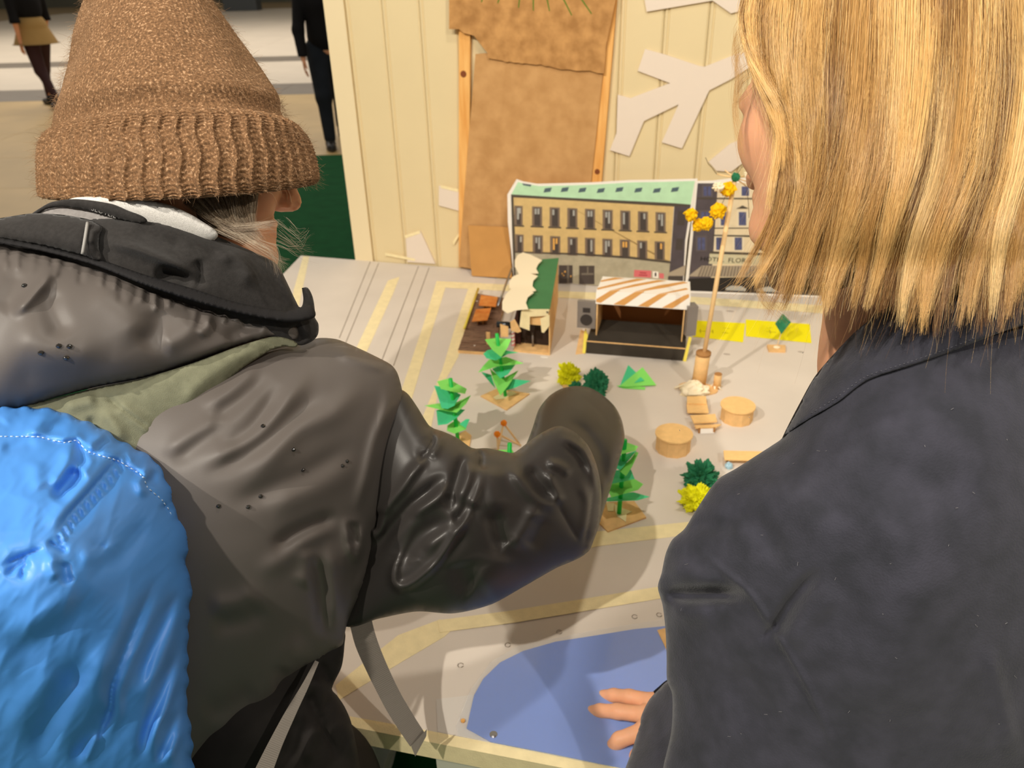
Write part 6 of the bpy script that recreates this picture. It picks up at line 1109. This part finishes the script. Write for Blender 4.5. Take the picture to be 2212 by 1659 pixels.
def blond(N, seed, lift, clump, r0, r1, name, m, endr=(.9, 1.05), wav=1.0, startr=(0, .25)):
    rg = np.random.default_rng(seed); K = 20; ncl = 74; ck = np.random.default_rng(77); cls = (np.arange(ncl) + ck.uniform(-.6, .6, ncl)) / ncl; cle = ck.normal(size=(ncl, 2)); clp = ck.uniform(0, 6.28, (ncl, 3)); tone = ck.random(ncl)
    c = rg.integers(ncl, size=N); loose = rg.random(N) > clump; t = np.linspace(0, 1, K)[None] * (rg.uniform(*endr, N) - rg.uniform(*startr, N) * 0)[:, None]; st_ = rg.uniform(*startr, N)[:, None]; t = st_ + (t - 0) * (1 - st_)
    jit = rg.normal(size=N)[:, None] * .016 * (1 - .78 * np.clip(t, 0, 1) ** 3); s = np.where(loose[:, None], rg.random(N)[:, None] + 0 * t, cls[c][:, None] + jit); s = np.clip(s, 0, 1)
    q = s * (len(Gd) - 1.001); k = q.astype(int); f = (q - k)[..., None]; ti = np.clip(t * 23, 0, 22.999); j = ti.astype(int); fr = (ti - j)[..., None]; j2 = np.minimum(j + 1, 23)
    g = lambda kk, jj: Gs[kk, jj]; p = (g(k, j) * (1 - fr) + g(k, j2) * fr) * (1 - f) + (g(k + 1, j) * (1 - fr) + g(k + 1, j2) * fr) * f
    ex = np.clip(t - 1, 0, 1)[..., None] * 23; p = p + ex * (g(k, 23 + 0 * k) - g(k, 22 + 0 * k)); cl_ = ~loose
    p[..., 0] += wav * (11 * np.sin(clp[c, 0][:, None] + 6.5 * t) * t + cle[c, 0][:, None] * 28 * np.clip(s * 4, .25, 1) * t ** 2.2 + rg.normal(size=N)[:, None] * 4 * t + np.cumsum(rg.normal(size=(N, K)) * .5, 1)); p[..., 1] += wav * np.where(cl_, cle[c, 1], rg.normal(size=N))[:, None] * 26 * t ** 3
    LF_ = lift + np.where(cl_, tone[c], .3)[:, None] * .008 * (.4 + .6 * t) + .006 * (np.sin(clp[c, 1][:, None] + 5 * t) * .5 + .5) + rg.uniform(-.002, .003, N)[:, None] + .003 * t ** 4
    pc = p.copy(); pc[..., 0] = np.maximum(pc[..., 0], 14 + np.interp(pc[..., 1], [-60, 0, 130, 240, 340, 400, 460, 560], [1622, 1624, 1645, 1690, 1722, 1726, 1714, 1682])); pc[..., 1] = np.minimum(pc[..., 1], 560 + .1 * (pc[..., 1] - 560)); dd = hairR.at(pc.reshape(-1, 2)).reshape(N, K) - LF_; rx = np.stack([(p[..., 0] - CX) / F, (p[..., 1] - CY) / F, np.ones((N, K))], -1) @ RW.T
    o = strands(name, CAM + rx * dd[..., None], r0, r1, m, Rm); at = o.data.attributes.new('lock', 'FLOAT', 'CURVE'); at.data.foreach_set('value', np.where(cl_, .8 * tone[c] + .2 * rg.random(N), rg.random(N)).astype(np.float32)); return o  # lock colour follows lift: highlights and deep shade are painted into the strands
M_bl = hair_mat('blond_hair', [(92, 62, 34), (144, 102, 56), (198, 152, 88), (232, 190, 120), (252, 224, 166)], .36, .55)
nt_b = M_bl.node_tree; an_ = nt_b.nodes.new('ShaderNodeAttribute'); an_.attribute_name = 'lock'; nt_b.links.new(an_.outputs['Fac'], [n for n in nt_b.nodes if n.bl_idname == 'ShaderNodeValToRGB'][0].inputs[0])
M_bl3 = hair_mat('blond_wisp', [(170, 126, 70), (220, 176, 108)], .4, .5)
blond(13000, 31, .0005, .86, .00011, .00004, 'hair_strand', M_bl, endr=(.88, 1.03)); blond(1500, 33, .003, .1, .00008, .00002, 'hair_strand', M_bl, endr=(.7, 1.1), wav=1.8)
# fine loose hairs at the temple and below the cheek
def wisps(N, f, jit, name='hair_strand'):
    out = []; K = 12
    for i in range(N):
        g = f(rng.random(), rng.random(), rng.random()); sp = spline([q[:2] for q in g], 8, False); q = np.linspace(0, len(sp) - 1, K); xy = np.stack([np.interp(q, np.arange(len(sp)), sp[:, k]) for k in (0, 1)], 1) + np.cumsum(rng.normal(size=(K, 2)) * jit, 0); dz = np.interp(np.linspace(0, 1, K), np.linspace(0, 1, len(g)), [k[2] for k in g])
        out.append(CAM + (np.stack([(xy[:, 0] - CX) / F, (xy[:, 1] - CY) / F, np.ones(K)], 1) @ RW.T) * dz[:, None])
    return strands(name, out, .00007, .00002, M_bl3, Rm)
wisps(90, lambda a, b, c: [(1630 + 20 * c, -20 + 120 * a, .70), (1600 - 20 * b, 70 + 60 * a, .70), (1586 + 20 * b, 130 + 70 * a, .70), (1590 - 10 * c + 20 * b, 190 + 90 * a, .70)], .8)
wisps(70, lambda a, b, c: [(1640, 120 + 60 * a, .69), (1608 - 24 * b, 160 + 60 * a, .70), (1582 + 14 * c, 215 + 60 * b, .70), (1592 + 18 * c, 300 + 60 * a, .70)], .8)
wisps(130, lambda a, b, c: [(1690 + 15 * a, 400 + 80 * c, .665), (1668, 520 + 40 * a, .655), (1650 - 20 * b, 610 + 20 * a, .655), (1630 + 90 * b, 665 + 50 * a * b, .655)], .7)
wisps(26, lambda a, b, c: [(1670, 560, .655), (1640 - 40 * a, 590 + 20 * b, .66), (1600 - 60 * a, 620 + 40 * b, .67)], .6)

# ================================================================= PASSERS-BY IN THE HALL BEHIND
M_bk = mat('black_coat_cloth', (26, 25, 26), 0.85, 0.1); M_jean = mat('dark_jeans', (34, 38, 44), 0.85, 0.1, var=.2, vscale=6); M_skirt = mat('tan_skirt', (168, 136, 84), 0.8, 0.15, var=.06, vscale=4); M_tights = mat('plum_tights', (58, 36, 38), 0.7, 0.2)
def walker(label, base, face, stride, top_m, leg_m, skirt=None, coat_len=.62, hair_c=(60, 44, 34), lean=0.0):
    d = unit(np.array([face[0], face[1], 0.0])); s = np.array([-d[1], d[0], 0]); B = np.array([base[0], base[1], 0.0]); g = lambda x, y, z: B + d * x + s * y + ZUP * z
    t_ = thing('person', label, 'person', B)
    f1, f2 = g(stride, -.08, .08), g(-stride, .08, .09); k1, k2 = g(stride * .62 + .03, -.085, .48), g(-stride * .35 + .04, .085, .48)
    hp_, hd, hprims = head_prims(g(.02, 0, 1.58), d, ZUP, 1.0)[0], None, None
    hp_, hh_ = head_prims(g(.02, 0, 1.58), d, ZUP)
    hp_ += [cone(hh_(-.03, 0, -.06), g(0, 0, 1.38), .055, .06, .03), cone(g(0, 0, 1.32), g(0, 0, 1.0), .115, .11, .06), cone(g(0, 0, 1.0), g(0, 0, .92), .11, .12, .05)]
    for y, kk, ff_ in ((-.085, k1, f1), (.085, k2, f2)): hp_ += [cone(g(0, y, .9), kk, .085, .055, .04), cone(kk, ff_, .056, .034, .02), cone(ff_ - ZUP * .03, ff_ - ZUP * .045 + d * .14, .032, .026, .02)]
    arms = []
    for y, sw in ((-1, -1), (1, 1)):
        sh_, el_, wr_ = g(0, y * .19, 1.36), g(-sw * stride * .35, y * .24, 1.08), g(-sw * stride * .5 + .08, y * .23, .84); arms += [(sh_, el_, wr_)]; hp_ += [cone(sh_, el_, .045, .035, .03), cone(el_, wr_, .034, .024, .02)]; hp_ += hand_prims(wr_, ZUP * -1 + d * .15, s * y, d, 1.0)[0]
    v, f = sdf_mesh(hp_, .012); mesh_obj('body', v, f.tolist(), M_skin, t_, True)
    eyes(hh_, d, t_)
    v, f = sdf_mesh([('e', hh_(-.02, 0, .05), head_frame((0, 0, 0), d, ZUP)[1], [.108, .09, .098], .01), ('e', hh_(-.055, 0, -.05), head_frame((0, 0, 0), d, ZUP)[1], [.06, .085, .09], .03)], .01); mesh_obj('hair', v, f.tolist(), mat('hair_%d' % hair_c[0], hair_c, .6, .3), t_, True)
    v, f = sdf_mesh([cone(g(0, 0, 1.42), g(0, 0, 1.30), .10, .15, .06), cone(g(0, -.10, 1.36), g(0, .10, 1.36), .085, .085, .06), cone(g(0, 0, 1.3), g(0, 0, coat_len + .15), .15, .165, .06)] + [cone(a, b, .066, .056, .04) for a, b, c in arms] + [cone(b, c + (b - c) * .1, .056, .046, .03) for a, b, c in arms], .014); v[:, 2] = np.maximum(v[:, 2], coat_len); mesh_obj('coat', v, f.tolist(), top_m, t_, True)
    if skirt:
        v, f = sdf_mesh([cone(g(0, 0, 1.0), g(.02, 0, skirt - .05), .18, .285, .05)], .014); v[:, 2] = np.maximum(v[:, 2], skirt); mesh_obj('skirt', v, f.tolist(), M_skirt, t_, True)
    fl_ = .02 if skirt else .028
    v, f = sdf_mesh(sum([[cone(g(0, y, .9), kk, .085 + fl_, .055 + fl_, .05), cone(kk, ff_ + ZUP * .03, .056 + fl_ * .6, (.038 if skirt else .058), .03)] for y, kk, ff_ in ((-.085, k1, f1), (.085, k2, f2))], []), .012); mesh_obj('tights' if skirt else 'trousers', v, f.tolist(), leg_m, t_, True)
    for ff_ in (f1, f2): shoe(ff_, d, M_boot, t_, M_black)
    return t_
gA = G(715, 322); walker('passer-by in black coat and dark jeans seen walking beside the cream boarded wall', gA + np.array([0.0, .35, 0]), (.25, -1), .34, M_bk, M_jean, None, .86)
gB = G(113, 232); walker('passer-by in tan skirt, plum tights and black jacket at the far left edge', gB + np.array([.05, .0, 0]), (-.8, .6), .28, M_bk, M_tights, .80, 1.06, (90, 66, 44))
# dark litter bin far back in the hall
gC = G(520, 24); v1, f1_ = box_vf(gC - np.array([.7, 0, 0]), (1.4, 0, 0), (0, .8, 0), (0, 0, .95)); b_ = thing('storage_crate', 'dark grey crate far back in the hall above the brown hat', 'crate', gC)
mesh_obj('crate_body', v1, f1_, mat('dark_grey_metal', (70, 74, 76), .5), b_); v1, f1_ = box_vf(gC - np.array([.75, .05, -.95]), (1.5, 0, 0), (0, .9, 0), (0, 0, .08)); mesh_obj('crate_lid', v1, f1_, mat('grey_lid', (96, 100, 100), .5), b_)
